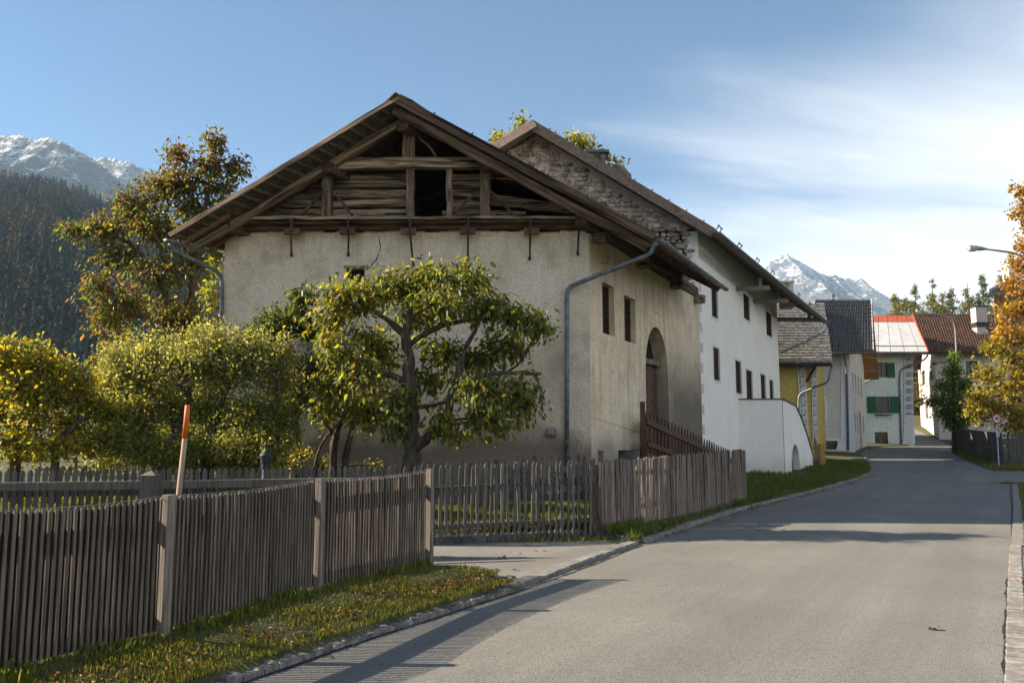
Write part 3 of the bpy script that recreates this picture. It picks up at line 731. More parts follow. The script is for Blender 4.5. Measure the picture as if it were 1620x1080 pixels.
    ER1 = at(1146,452,27.0); A1 = A0 + Vector((4.7,10.2,0.15)); EL1 = EL0 + Vector((4.7,10.2,0.1)); ER1b = ER1 + Vector((0.5,1.0,0.05))
    def slab(a0, a1, e0, e1, th):
        n = (a1-a0).cross(e0-a0).normalized(); n = n if n.z > 0 else -n
        mb = MB(); q = [a0, a1, e1, e0]; nu, nv = 10, 10; top = []
        for i in range(nu+1):
            for j in range(nv+1):
                p = a0.lerp(a1, i/nu).lerp(e0.lerp(e1, i/nu), j/nv)
                p = p + n*(random.uniform(-.012,.012) - 0.05*math.sin(math.pi*j/nv)*math.sin(math.pi*i/nu)); top.append(p)
        o = len(mb.v); mb.v += top + [p-n*th for p in top]; k = (nu+1)*(nv+1)
        for i in range(nu):
            for j in range(nv):
                a = i*(nv+1)+j; mb.f += [(a, a+1, a+nv+2, a+nv+1), (k+a, k+a+nv+1, k+a+nv+2, k+a+1)]
        for i in range(nu):
            for jj in (0, nv): a = i*(nv+1)+jj; mb.f.append((a, a+nv+1, k+a+nv+1, k+a))
        for j in range(nv):
            for ii in (0, nu): a = ii*(nv+1)+j; mb.f.append((a, a+1, k+a+1, k+a))
        return mb, n
    rl, nl = slab(A0, A1, EL0, EL1, 0.06); rr, nr = slab(A0+Vector((.01,0,.01)), A1+Vector((.01,0,.01)), ER0, ER1, 0.06)
    roof_l = rl.build('roof', ROOFSLATE, t); roof_r = rr.build('roof', ROOFSLATE, t)
    for (a0,a1,e0,e1,n,ro) in ((A0,A1,EL0,EL1,nl,roof_l), (A0,A1,ER0,ER1,nr,roof_r)):
        N_ = 21
        for i in range(N_):                                        # battens along the roof
            f = (i+.6)/N_; p = a0.lerp(e0, f)-n*.085; q = a1.lerp(e1, f)-n*.085
            b = MB(); b.beam(p, q, .06, .045, up=n, seg=2, jit=.004); b.build('batten', WOOD_Y, ro)
        for k_, f in enumerate((0.062, 0.24, 0.42, 0.6, 0.78, 0.95)):     # rafters
            sag = -n*(0.20 if k_ else 0.185)
            p = a0.lerp(a1, f)+sag; q = e0.lerp(e1, f)+sag
            wd = 0.17 if k_ else 0.19
            b = MB(); b.beam(p, p.lerp(q, 1.0 if k_ else .995), wd, .15 if k_ else .19, up=n, cham=.03, seg=9, jit=.012)
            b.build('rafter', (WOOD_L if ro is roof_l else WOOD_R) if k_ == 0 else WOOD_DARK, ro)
    # verge boards at the front edge
    for a, e, n, w_, h_, ro in ((A0, EL0, nl, .035, .13, roof_l), (A0, ER0, nr, .05, .21, roof_r)):
        b = MB(); off = Vector((0,-.02,0)) - n*(h_/2-.04)
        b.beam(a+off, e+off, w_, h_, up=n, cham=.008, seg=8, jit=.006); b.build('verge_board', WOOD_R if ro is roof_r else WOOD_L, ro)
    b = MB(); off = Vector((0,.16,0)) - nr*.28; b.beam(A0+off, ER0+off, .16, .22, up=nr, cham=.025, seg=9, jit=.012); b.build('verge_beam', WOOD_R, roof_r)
    # ridge cap and small snow hooks
    b = MB(); b.beam(A0+Vector((-.17,-.06,-.03)), A1+Vector((-.17,0,-.03)), .32, .03, up=nl); b.beam(A0+Vector((.17,-.06,-.03)), A1+Vector((.17,0,-.03)), .32, .03, up=nr); b.build('ridge_cap', ROOFSLATE, t)
    for f in (0.12,0.27,0.42,0.57,0.72,0.86):
        p = A0.lerp(ER0, f)+WU*.2; b = MB(); b.beam(p, p+nr*.1, .03, .02); b.build('snow_hook', IRON, roof_r)
    # purlins and ridge beam coming out of the gable
    PY0 = 19.2
    def purlin(px, py, w_, h_, name='purlin', mat=WOOD_DARK, y0=PY0, back=8.5):
        p = at(px, py, y0); b = MB(); b.beam(p, p+WU*back+Vector((0,0,.05)), w_, h_, cham=.035, seg=6, jit=.012); b.build(name, mat, t); return p
    purlin(637, 196, .30, .30, 'ridge_beam'); purlin(514, 265, .30, .27, y0=19.35); purlin(768, 258, .30, .34, y0=19.35)
    purlin(355, 356, .30, .27, y0=19.45); purlin(920, 343, .30, .40, y0=19.4)
    # gable frame
    GY = 19.72
    def gb(x0, y0, x1, y1, w_, h_, mat, name, Y=GY, up=(0,0,1), seg=7, jit=.012, ch=.02, Y1=None):
        b = MB(); b.beam(at(x0,y0,Y), at(x1,y1,Y1 or Y), w_, h_, up=up, cham=ch, seg=seg, jit=jit); return b.build(name, mat, t)
    gb(508,261,778,258,.24,.25,WOOD_X,'tie_beam',19.66)
    gb(648,190,647,252,.26,.30,WOOD_Z,'post',19.74,up=(1,0,0)); gb(650,265,649,346,.20,.19,WOOD_Z,'post',up=(1,0,0)); gb(711,265,711,346,.18,.15,WOOD_Z,'post',up=(1,0,0))
    gb(518,270,518,346,.22,.23,WOOD_Z,'post',up=(1,0,0)); gb(768,265,768,346,.24,.25,WOOD_Z,'post',up=(1,0,0))
    for q in ((508,306,472,347),(527,303,562,346),(757,303,703,347),(777,303,816,344)):
        gb(*q,.06,.07,WOOD_DARK,'brace',19.66,up=(0,1,0),seg=5,jit=.012,ch=.012)
    mb = MB(); mb.tube([at(x,y,19.7) for x,y in ((659,211),(667,222),(677,229),(684,238),(691,250))], [.035,.03,.034,.03,.032], 6); mb.build('bent_pole', SLAT_TOP, t, smooth=True)
    # sill beam on the wall head with its drip board, blocks and iron straps
    gb(352,358,928,354,.42,.26,WOOD_DARK,'sill_beam',19.98,seg=14,jit=.01)
    gb(360,347,922,345.5,.26,.07,WOOD_X,'drip_board',19.62,seg=16,jit=.012,ch=.01)
    gb(366,353,916,352,.20,.05,WOOD_DARK,'drip_board',19.68,seg=12,jit=.01,ch=.01)
    for x in (462,550,646,740,841):
        gb(x-12,366,x+12,366,.12,.15,WOOD_Y,'bearing_block',19.72,seg=1,jit=.004,ch=.01)
    for x, yb, lean in ((461,402,0),(550,402,1),(648,421,6),(741,409,-1),(839,408,-1),(916,400,-2)):
        mb = MB(); p = at(x,346,19.5); q = at(x+lean,yb,19.93); mb.tube([at(x,343,19.62), p, p.lerp(q,.5)+Vector((random.uniform(-.02,.02),.0,0)), q], [.03,.034,.026,.022], 7)
        mb.lathe(q+Vector((0,0,-.06)), [(.02,0),(.04,.03),(.03,.1)], 7); mb.build('iron_strap', IRON if lean != 0 else WOOD_DARK, t, smooth=True)
    # log wall of the gable: every log a piece of its own
    LY = 20.05; ra = at(630,190,20.0); re = at(300,388,20.0)
    def slope_x(py, pad=16): return 613-(py-188-pad)*(613-285)/(385-188)
    courses = [(345,331),(330,316),(315,300),(299,287),(286,276)]
    for (yb, yt) in courses:
        ym = (yb+yt)/2; h = (yb-yt)/67.5
        x0 = max(slope_x(yt)+random.uniform(2,22), 372)
        for xa, xb in ((x0, 512), (524, 646), (714, 764)):
            if xb-xa < 12: continue
            if xa == 714 and yt < 285: ym2 = ym-2
            b = MB(); b.beam(at(xa,ym+random.uniform(-1,1),LY), at(xb,ym+random.uniform(-1,1),LY), .17, h*.98, cham=.018, seg=6, jit=.007); b.build('log', WOOD_X, t)
    for (xa,ya,xb,yb_,h) in ((774,276,862,287,.2),(774,317,908,331,.26),(774,338,832,341,.15),(700,338,770,338,.12)):
        b = MB(); b.beam(at(xa,ya,LY), at(xb,yb_,LY), .17, h, cham=.03, seg=8, jit=.014); b.build('log', WOOD_X, t)
    # wall head timbers along the side, rafter tails over the gutter
    for (ua, zz, l_) in ((0.0, ZW+.12, 10.6), (0.2, ZW+.33, 10.4)):
        b = MB(); p = Vector((BC.x,BC.y,zz))+WU*ua-WN*.1; b.beam(p, p+WU*l_, .3, .2, cham=.03, seg=9, jit=.015); b.build('wall_plate', WOOD_DARK, t)
    for u_ in (0.35, 3.7, 7.2, 10.2):
        p = Vector((BC.x,BC.y,ZW-.03))+WU*u_; b = MB(); b.beam(p-WN*.2, p+WN*.34+Vector((0,0,-.04)), .3, .28, cham=.03, seg=3, jit=.015); b.build('beam_end', WOOD_X, t)
    for i in range(17):
        f = (i+.5)/17; p = ER0.lerp(ER1, f)-nr*.12; q = p + (A0-ER0).normalized()*.9
        b = MB(); b.beam(p, q, .08, .10, up=nr); b.build('rafter_tail', WOOD_Y, roof_r)
    for i in range(9):
        f = (i+.5)/9*.6; p = EL0.lerp(EL1, f)-nl*.12; q = p + (A0-EL0).normalized()*1.2
        b = MB(); b.beam(p, q, .09, .10, up=nl); b.build('rafter_tail', WOOD_Y, roof_l)
    # gutters and downpipes
    g = MB(); g.trough([ER0+Vector((.06,-.05,-.10)), ER1+Vector((.06,0,-.10))], .085); gr = g.build('gutter', ZINC, t, smooth=True)
    for i in range(11):
        p = (ER0+Vector((.06,-.05,-.10))).lerp(ER1+Vector((.06,0,-.10)), (i+.5)/11); b = MB()
        b.tube([p+WN*.09*math.cos(a)-Vector((0,0,.09*math.sin(a))) for a in np.linspace(0,math.pi,7)], .008, 4); b.build('gutter_bracket', ZINC, gr)
    g = MB(); g.trough([EL0+Vector((-.05,-.05,-.10)), EL1+Vector((-.05,0,-.10))], .085); g.build('gutter', ZINC, t, smooth=True)
    p0 = ER0+Vector((.05,.02,-.16)); pe = at(897,455,19.86)
    pts = [p0, at(1034,388,18.95), at(1031,398,19.0), at(1022,405,19.05), at(1010,409,19.1), at(912,449,19.8), at(903,453,19.85), at(898,460,19.86), at(897,470,19.86), at(897,600,19.88), at(897,760,19.9)]
    d = MB(); d.tube(pts, .055, 10); dp = d.build('downpipe', ZINC, t, smooth=True)
    for y in (480,590,700):
        b = MB(); q = at(897,y,19.87); b.lathe(q, [(.062,0),(.066,.01),(.066,.04),(.062,.05)], 10); b.build('pipe_clip', ZINC, dp)
    pts = [EL0+Vector((-.02,.1,-.16)), at(271,388,19.0), at(277,397,19.1), at(288,403,19.2), at(342,428,19.7), at(349,436,19.85), at(351,446,19.9), at(352,640,19.9)]
    d = MB(); d.tube(pts, .05, 8); d.build('downpipe', ZINC, t, smooth=True)
    # cracks, ledge, iron hook, stone in the wall
    fnv = Vector((0,-1,0))
    crack(t, wobble([at(601,372,FY),at(602,398,FY),at(592,415,FY),at(579,428,FY)], 5, .02), fnv, .014)
    crack(t, wobble([Vector((BC.x,BC.y,0))+WU*a+Vector((0,0,z)) for a,z in (uz(1017,459),uz(1021,478),uz(1018,510),uz(1024,530))], 4, .012), WN, .012)
    crack(t, wobble([Vector((BC.x,BC.y,0))+WU*a+Vector((0,0,z)) for a,z in (uz(1035,470),uz(1035,492),uz(1046,500))], 4, .012), WN, .010)
    crack(t, [Vector((BC.x,BC.y,0))+WU*a+Vector((0,0,z)) for a,z in (uz(950,416),uz(962,417),uz(962.5,404))], WN, .012)
    mb = MB(); p = at(872,684,FY); mb.lathe(p+Vector((0,-.02,-.1)), [(.10,0),(.14,.05),(.13,.16),(.07,.22)], 8); mb.build('wall_stone', CONCRETE, t)
    # stone plinth band on the side wall
    pa = [Vector((BC.x,BC.y,0))+WU*a+Vector((0,0,z)) for a,z in (uz(939,659),uz(975,671),uz(1013,682))]
    mb = MB()
    for a, b_ in zip(pa, pa[1:]):
        mb.beam(a-WN*.004, b_-WN*.004, .04, .055, cham=.008, seg=6, jit=.006)
    mb.build('plinth_band', PL_SIDE, t)
    return t
barn()

# ------------------------------------------------------------------ the white house behind it
def window(parent, P, u, n, a0, a1, z0, z1, depth=0.2, trim=0.0, mullion=True, frame=WOOD_DARK, glass=GLASS, sill=True, trim_mat=None):
    """frame, panes, mullion and plaster surround in an opening of a wall; P(a,z,d) is a point d behind the wall face"""
    f = MB(); fw = 0.06
    f.beam(P(a0+fw/2,z0,depth), P(a0+fw/2,z1,depth), fw, fw, up=u); f.beam(P(a1-fw/2,z0,depth), P(a1-fw/2,z1,depth), fw, fw, up=u)
    f.beam(P(a0+fw,z0+fw/2,depth), P(a1-fw,z0+fw/2,depth), fw, fw); f.beam(P(a0+fw,z1-fw/2,depth), P(a1-fw,z1-fw/2,depth), fw, fw)
    if mullion: f.beam(P((a0+a1)/2,z0+fw,depth-.004), P((a0+a1)/2,z1-fw,depth-.004), .09, fw, up=u)
    w = f.build('window', frame, parent)
    halves = ((a0+fw,(a0+a1)/2-.045),((a0+a1)/2+.045,a1-fw)) if mullion else ((a0+fw,a1-fw),)
    for x0, x1 in halves:
        g = MB(); g.add([P(x0,z0+fw,depth+.015), P(x1,z0+fw,depth+.015), P(x1,z1-fw,depth+.015), P(x0,z1-fw,depth+.015)], [(0,1,2,3)]); g.build('pane', glass, w)
    if trim > 0:
        s = MB(); t = trim; e = -.012
        for (b0,b1,c0,c1) in ((a0-t,a0,z0-t,z1+t),(a1,a1+t,z0-t,z1+t),(a0,a1,z1,z1+t),(a0,a1,z0-t,z0)):
            q = [P(b0,c0,e), P(b1,c0,e), P(b1,c1,e), P(b0,c1,e)]; s.prism(q, -n*.03)
        s.build('surround', trim_mat or WHITE_TRIM, w)
    return w
def PF(p0, u, n):
    p0 = Vector((p0[0], p0[1], 0)); u = Vector(u); n = Vector(n)
    return lambda a, z, d=0.0: p0 + u*a + Vector((0,0,z)) - n*d
def white_house():
    W0 = BC + WU*10.8; W0.z = 0; LW = 17.4
    t = thing('white_house', 'long white limewashed farmhouse with bare rubble gable behind the barn', 'house', (W0.x, W0.y, 0))
    P = PF(W0, WU, WN)
    def rect(x0,x1,y0,y1):
        a0,zt = uz(x0,y0,W0); a1,_ = uz(x1,y0,W0); _,zb = uz(x0,y1,W0); return [a0,a1,zb,zt,0,0.12]
    wins = [rect(1125,1134.5,452,499), rect(1175.5,1185,462,502), rect(1211,1219.5,480,528),
            rect(1128,1137.5,548,600), rect(1163,1172,569,621), rect(1180,1189.5,584,650), rect(1203,1210.5,591,648), rect(1217,1223,600,648)]
    EZ = 8.2
    w = wall_mb(W0, WU, WN, LW, -0.6, EZ, [tuple(h) for h in wins], 0.28)
    AX = at(842,190,28.9); ERX = at(1131,362,28.9); E1 = Vector((17.55,47.2,8.42)); rn = (AX-ERX).cross(E1-ERX).normalized()
    def under(a):
        q = P(a,0); return ERX.z-(rn.x*(q.x-ERX.x)+rn.y*(q.y-ERX.y))/rn.z-.16
    for i in range(8):
        a, b = LW*i/8, LW*(i+1)/8; w.add([P(a,EZ), P(b,EZ), P(b,under(b)), P(a,under(a))], [(0,1,2,3)])
    w.build('wall', PL_WHITE, t)
    for h in wins: window(t, P, WU, WN, h[0], h[1], h[2], h[3], 0.07, trim=0.10, mullion=(h[1]-h[0] > .75))
    for i in range(9):                                            # painted grey quoins on the corner
        z = 1.2+i*0.72; q = MB(); q.prism([P(0.02,z,-.004), P(0.02+.34,z,-.004), P(.36,z+.34,-.004), P(.02,z+.34,-.004)], WN*-.002)
        q.build('painted_quoin', pm('quoin_grey', (0.46,0.46,0.46), (0.52,0.52,0.52), 5, rand=.05), t)
    # gable wall facing the road user, rubble stones in mortar
    GY = W0.y
    AX = at(842,190,28.9); ERX = at(1131,362,28.9)
    sl = (AX.z-ERX.z)/(ERX.x-AX.x)
    ridge_x = AX.x; zr = lambda x: AX.z-0.14 - sl*abs(x-ridge_x)
    xl = ridge_x-(W0.x-ridge_x)
    mb = MB(); mb.add([Vector((xl,GY,-.6)), Vector((W0.x,GY,-.6)), Vector((W0.x,GY,zr(W0.x))), Vector((ridge_x,GY,zr(ridge_x))), Vector((xl,GY,zr(xl)))], [(0,1,2,3,4)])
    xq = W0.x
    mb.add([Vector((xl,GY,-.6)), Vector((xl,GY,zr(xl))), Vector((xl,GY,zr(xl)))+WU*LW, Vector((xl,GY,-.6))+WU*LW], [(0,1,2,3)])
    e = WU*LW; mb.add([Vector((xl,GY,-.6))+e, Vector((xl,GY,zr(xl)))+e, Vector((ridge_x,GY,zr(ridge_x)))+e, Vector((W0.x,GY,zr(W0.x)))+e, Vector((W0.x,GY,-.6))+e], [(0,1,2,3,4)])
    gw = mb.build('gable_wall', MORTAR, t)
    q = MB(); q.box((W0.x-.42,GY-.02,5.5),(W0.x+.015,GY+.02,zr(W0.x)-.02)); q.build('corner_strip', PL_WHITE, t)
    stones = []
    for k in range(14):
        m = MB(); nn = random.choice((6,7,8)); ang = sorted(random.uniform(-.25,.25)+2*math.pi*i/nn for i in range(nn))
        o = [(0.5*math.cos(a)*random.uniform(.82,1.08), 0.5*math.sin(a)*random.uniform(.8,1.1)) for a in ang]
        sq = lambda v: math.copysign(abs(v*2)**0.7/2, v)
        o = [(sq(x), sq(y)) for x, y in o]
        vs_ = [(x,0.3,y) for x,y in o]+[(x*.97,-.3,y*.97) for x,y in o]+[(x*.7+random.uniform(-.05,.05),-1+random.uniform(-.2,.2),y*.65) for x,y in o]
        m.add(vs_, [(i,(i+1)%nn,nn+(i+1)%nn,nn+i) for i in range(nn)]+[(nn+i,nn+(i+1)%nn,2*nn+(i+1)%nn,2*nn+i) for i in range(nn)]+[tuple(2*nn+i for i in range(nn))])
        stones.append(m.mesh('stone', RUBBLE))
    z = 5.6; cnt = 0
    while z < zr(ridge_x)-.1:
        h = random.uniform(.11,.25); x = xl+2.0+random.uniform(0,.3)
        while x < W0.x-.42:
            wd = h*random.uniform(1.2,3.0); cx = x+wd/2; zc = z+h/2
            px, py = topix((cx,GY,zc))
            vis = py < 150+0.575*(px-620)+30 if px < 1035 else py < 470
            if zc+h*.5 < zr(cx+wd*.3)-.06 and zc+h*.5 < zr(cx-wd*.3)-.06 and vis and px > 790:
                o = link_mesh('stone', random.choice(stones), gw, (cx, GY-.005, zc+random.uniform(-.02,.02)), (0, random.uniform(-.12,.12)+random.choice((0,math.pi)), 0))
                o.scale = (wd*1.02, random.uniform(.04,.10), h*1.0); cnt += 1
            x += wd*.96+random.uniform(.0,.02)
        z += h*0.9
    print('gable stones', cnt)
    # roof
    E1 = Vector((17.55,47.2,8.42)); A1 = AX + Vector((9.2,18.3,0)); 
    ELX = Vector((2*AX.x-ERX.x, 28.9, ERX.z)); EL1 = ELX+(A1-AX)
    def sheet(a0,a1,e0,e1,th,name,mat):
        n = (a1-a0).cross(e0-a0).normalized(); n = n if n.z > 0 else -n
        m = MB(); m.prism([a0,a1,e1,e0], -n*th); return m.build(name, mat, t), n
    ro, nr = sheet(AX+Vector((.003,0,0)),A1+Vector((.003,0,0)),ERX,E1,.09,'roof',ROOFSLATE); rl, nl = sheet(AX,A1,ELX,EL1,.09,'roof',ROOFSLATE)
    SOFF = pm('eave_boards', (0.13,0.10,0.07), (0.24,0.19,0.135), 5, (1,1,1), 0.85, 0.2, rand=.1)
    PINK = pm('bargeboard_wood', (0.20,0.135,0.105), (0.31,0.225,0.175), 5, (1,2,2), 0.85, 0.25, rand=.1)
    for a,e_,n,r in ((AX,ERX,nr,ro),(AX,ELX,nl,rl)):
        b = MB(); off = Vector((0,-.03,0))-n*.16; b.beam(a+off, e_+off, .05, .34, up=n, seg=6, jit=.004, cham=.01); b.build('bargeboard', PINK, r)
        for i in range(5):
            f = .1+.0*i; b = MB(); f = (i+.5)/5
            b.beam(a.lerp(e_, .02)-n*.12+WU*.12*(i+1), e_-n*.12+WU*.12*(i+1), .10, .025, up=n); b.build('soffit_board', PINK if a is AX else SOFF, r)
    n_sb = 8
    for i in range(16):                                           # rafters under the wide street eave
        f = (i+.5)/16; p = ERX.lerp(E1,f)-nr*.16; q = p+(AX-ERX).normalized()*2.2
        b = MB(); b.beam(p,q,.11,.14,up=nr); b.build('rafter', SOFF, ro)
    b = MB(); b.beam(ERX-nr*.13, E1-nr*.13, .05, .2, up=nr); b.build('fascia', PINK, ro)
    g = MB(); g.trough([ERX+Vector((.08,-.03,-.12)), E1+Vector((.08,0,-.12))], .10); g.build('gutter', ZINC, t, smooth=True)
    BR = pm('bracket_wood_grey', (0.17,0.155,0.12), (0.28,0.255,0.20), 5, (1,3,3), 0.85, 0.2, rand=.1)
    for px0, py0, px1, py1 in ((1165,456,1217,456),(1192,476,1246,476),(1232,505,1299,506)):
        a,z = uz(px0,py0,W0); p = P(a,z,-.0); q = onplane(px1,py1,p,Vector((0,1,0)))
        b = MB(); b.beam(p-Vector((.3,0,0)), q, .2, .2, cham=.02, seg=3, jit=.004); b.build('eave_bracket', BR, t)
        b = MB(); m = p.lerp(q,.72); b.beam(m, m+Vector((0,0,.45)), .14, .14); b.build('bracket_block', BR, t)
    pu = MB(); p = at(975,266,28.98); pu.beam(p, p+WU*1.2, .3, .28, cham=.04, seg=2, jit=.01); pu.build('purlin_end', SLAT_TOP, t)
    pu = MB(); p = at(1083,345,28.98); pu.beam(p, p+WU*1.2, .3, .24, cham=.04, seg=2, jit=.01); pu.build('purlin_end', SLAT_TOP, t)
    d = MB(); e_ = E1+Vector((.05,0,-.2)); d.tube([e_, at(1304,523,46.9), at(1297,529,46.6), at(1290,533,46.4), at(1236,558,45.2)], .06, 8); d.build('downpipe', ZINC, t, smooth=True)
    for i in range(10):
        f = .06+i*.095; p = AX.lerp(ERX,f)+WU*.5; b = MB(); b.beam(p, p+nr*.12, .04, .03); b.build('snow_hook', IRON, ro)
    for i in range(7):
        f = .08+i*.13; p = ERX.lerp(E1,f)+(AX-ERX).normalized()*.5; b = MB(); b.beam(p-WU*.25, p-WU*.25+nr*.28, .03, .03); b.beam(p+WU*.25, p+WU*.25+nr*.28, .03, .03); b.beam(p-WU*.35+nr*.24, p+WU*.35+nr*.24, .03, .03); b.build('snow_guard', IRON, ro)
    # chimney with its little roof
    c = at(943,262,33.0); ch = MB(); ch.box((c.x-.36,33-.36,c.z-1.2),(c.x+.36,33+.36,c.z+.02)); co = ch.build('chimney', PL_SIDE, t)
    for sx in (-1,1):
        for sy in (-1,1):
            b = MB(); b.box((c.x+sx*.25-.1,33+sy*.25-.1,c.z+.02),(c.x+sx*.25+.1,33+sy*.25+.1,c.z+.40)); b.build('chimney_pier', CONCRETE, co)
    b = MB(); b.box((c.x-.48,33-.48,c.z+.40),(c.x+.48,33+.48,c.z+.50)); b.build('chimney_cap', CONCRETE, co)
    c = at(1243,447,45.0); b = MB(); b.box((c.x-.3,44.7,c.z-1.4),(c.x+.3,45.3,c.z-.05)); b.box((c.x-.38,44.62,c.z-.05),(c.x+.38,45.38,c.z+.03)); b.build('chimney', PL_SIDE, t)
    # stair porch with arched opening and sloping parapet
    a0,_ = uz(1170,690,W0); S0 = P(a0,0); S1 = onplane(1240,690,S0,Vector((0,1,0))); S1.z = 0
    S2 = at(1287,745,40.2); S2.z = 0
    zt = onplane(1205,632,S0,Vector((0,1,0))).z
    du = (S2-S1); du.z = 0; Ls = du.length; du.normalize(); dn = Vector((du.y,-du.x,0))
    pr = [(0,zt),(0.42*Ls,onplane(1262,643,S1,dn).z),(0.62*Ls,onplane(1272,664,S1,dn).z),(0.8*Ls,onplane(1279,690,S1,dn).z),(Ls,onplane(1286,722,S1,dn).z)]
    m = MB(); th = .3
    m.prism([Vector((S0.x-.3,S0.y,-.5)), Vector((S1.x-.02,S1.y,-.5)), Vector((S1.x-.02,S1.y,zt)), Vector((S0.x-.3,S0.y,zt))], Vector((0,th,0)))
    # side face with the arch cut: columns of quads
    ua = 0.22*Ls; ub = 0.50*Ls; ar = (ub-ua)/2; zc_ = onplane(1256,703,S1,dn).z-ar*1.1
    def top(u_): return float(np.interp(u_, [p[0] for p in pr], [p[1] for p in pr]))
    def bot(u_):
        if ua < u_ < ub: return zc_+1.1*math.sqrt(max(0, ar*ar-(u_-(ua+ub)/2)**2))
        return -.5
    us = sorted(set(list(np.linspace(0,Ls,9))+list(np.linspace(ua,ub,15))+[p[0] for p in pr]+[ua-1e-4,ub+1e-4]))
    S = lambda u_, z, d=0: Vector((S1.x,S1.y,z))+du*u_-dn*d
    for x0, x1 in zip(us, us[1:]):
        b0, b1 = bot(x0+1e-5), bot(x1-1e-5)
        m.add([S(x0,b0), S(x1,b1), S(x1,top(x1)), S(x0,top(x0))], [(0,1,2,3)])
        m.add([S(x0,b0,th), S(x1,b1,th), S(x1,top(x1),th), S(x0,top(x0),th)], [(3,2,1,0)])
        m.add([S(x0,top(x0)), S(x1,top(x1)), S(x1,top(x1),th), S(x0,top(x0),th)], [(0,1,2,3)])
        if ua <= x0 < ub: m.add([S(x0,b0), S(x1,b1), S(x1,b1,th), S(x0,b0,th)], [(0,3,2,1)])
    m.add([S(ua,-.5), S(ua,zc_), S(ua,zc_,th), S(ua,-.5,th)], [(0,1,2,3)]); m.add([S(ub,-.5), S(ub,zc_), S(ub,zc_,th), S(ub,-.5,th)], [(3,2,1,0)])
    m.prism([S(ua-.3,-.5,.75), S(ub+.3,-.5,.75), S(ub+.3,zc_+1.3*ar+.2,.75), S(ua-.3,zc_+1.3*ar+.2,.75)], -dn*.1)
    m.prism([S(Ls,-.5), S(Ls,top(Ls)), S(Ls,top(Ls),1.6), S(Ls,-.5,1.6)], -du*.25)
    sp = m.build('stair_porch', PL_WHITE, t)
    COP = pm('slate_coping', (0.07,0.06,0.055), (0.13,0.115,0.10), 6, rand=.08)
    c = MB(); c.prism([Vector((S0.x-.3,S0.y-.05,zt+.003)), Vector((S1.x+.03,S1.y-.05,zt+.003)), Vector((S1.x+.03,S1.y+th+.03,zt+.003)), Vector((S0.x-.3,S0.y+th+.03,zt+.003))], Vector((0,0,.05)))
    for (x0,z0),(x1,z1) in zip(pr, pr[1:]):
        c.prism([S(x0,z0+.004,-.05), S(x1,z1+.004,-.05), S(x1,z1+.004,th+.04), S(x0,z0+.004,th+.04)], Vector((0,0,.055)))
    c.build('coping', COP, sp)
    for i in range(8):                                            # steps behind the parapet
        x0 = Ls*(.35+.08*i); zz = zt-.95-.27*i
        if zz < .25: break
        b = MB(); b.prism([S(x0,-.4,th+.01), S(x0+.35,-.4,th+.01), S(x0+.35,-.4,1.5), S(x0,-.4,1.5)], Vector((0,0,zz+.4))); b.build('step', CONCRETE, sp)
    return t
white_house()
# ------------------------------------------------------------------ houses down the street
def tiles(name, el, er, rr, rl, nx, ny, mat, parent, style='slate', th=0.03):
    """rows of roof tiles between eave el-er and ridge rl-rr as real overlapping pieces"""
    el, er, rr, rl = [np.array(p) for p in (el, er, rr, rl)]
    n = np.cross(er-el, rl-el); n = n/np.linalg.norm(n); n = n if n[2] > 0 else -n
    V = []; F = []
    prof = [(0,0.0),(1,0.0)] if style == 'slate' else [(0,0.0),(0.28,0.085),(0.55,0.01),(0.8,-0.03),(1.0,0.0)]
    for j in range(ny):
        v0, v1 = j/ny, min(1.0, (j+1.25)/ny)
        off = 0.5*(j%2) if style == 'slate' else 0
        i = -1 if off else 0; x = i*1.0
        while i < nx:
            if style == 'slate': w = random.uniform(.75,1.25); a, b = x+off, x+off+w; x += w
            else: a, b = i, i+1
            i = i+1 if style != 'slate' else x
            a = min(max(a/nx,0),1); b = min(max((b-0.03)/nx,0),1)
            if b-a < 1e-4: continue
            lift = th*(1+random.uniform(-.4,.6)); jit = random.uniform(-.12,.12)/ny if style == 'slate' else 0
            base = len(V)
            for (p, h) in prof:
                u = a+(b-a)*p
                lo = (el+(er-el)*u)*(1-(v0+jit))+(rl+(rr-rl)*u)*(v0+jit)+n*(lift+h); hi = (el+(er-el)*u)*(1-v1)+(rl+(rr-rl)*u)*v1+n*(h+.004)
                V += [lo, hi, lo-n*lift*1.2]
            for q in range(len(prof)-1):
                c = base+3*q; F += [(c, c+3, c+4, c+1), (c+2, c+5, c+3, c)]
    o = link_mesh(name, fast_mesh(name, np.array(V), np.array(F), mat), parent, (0,0,0)); o.location = -wloc(parent)
    o['kind'] = 'stuff'
    return o
def prism_b(name, poly, vec, mat, parent):
    m = MB(); m.prism(poly, vec); return m.build(name, mat, parent)
X_ = Vector((1,0,0)); FN = Vector((0,-1,0))
def hole(x0,x1,y0,y1,Y,ox,d=.2):
    a = at(x0,y1,Y); b = at(x1,y0,Y); return (a.x-ox, b.x-ox, a.z, b.z, 0, d)
def slab_roof(parent, el, er, rr, rl, bl, br, th, mat, name='roof'):
    """front slope el-er-rr-rl and rear slope down to bl-br, with thickness"""
    n1 = (er-el).cross(rl-el).normalized(); n1 = n1 if n1.z > 0 else -n1
    m = MB(); m.prism([el,er,rr,rl], -n1*th); a = m.build(name, mat, parent)
    n2 = (br-bl).cross(rl-bl).normalized(); n2 = n2 if n2.z > 0 else -n2
    m = MB(); m.prism([bl+Vector((0,.003,0)),br,rr+Vector((0,.003,0)),rl], -n2*th); b = m.build(name, mat, parent)
    return a, b, n1, n2

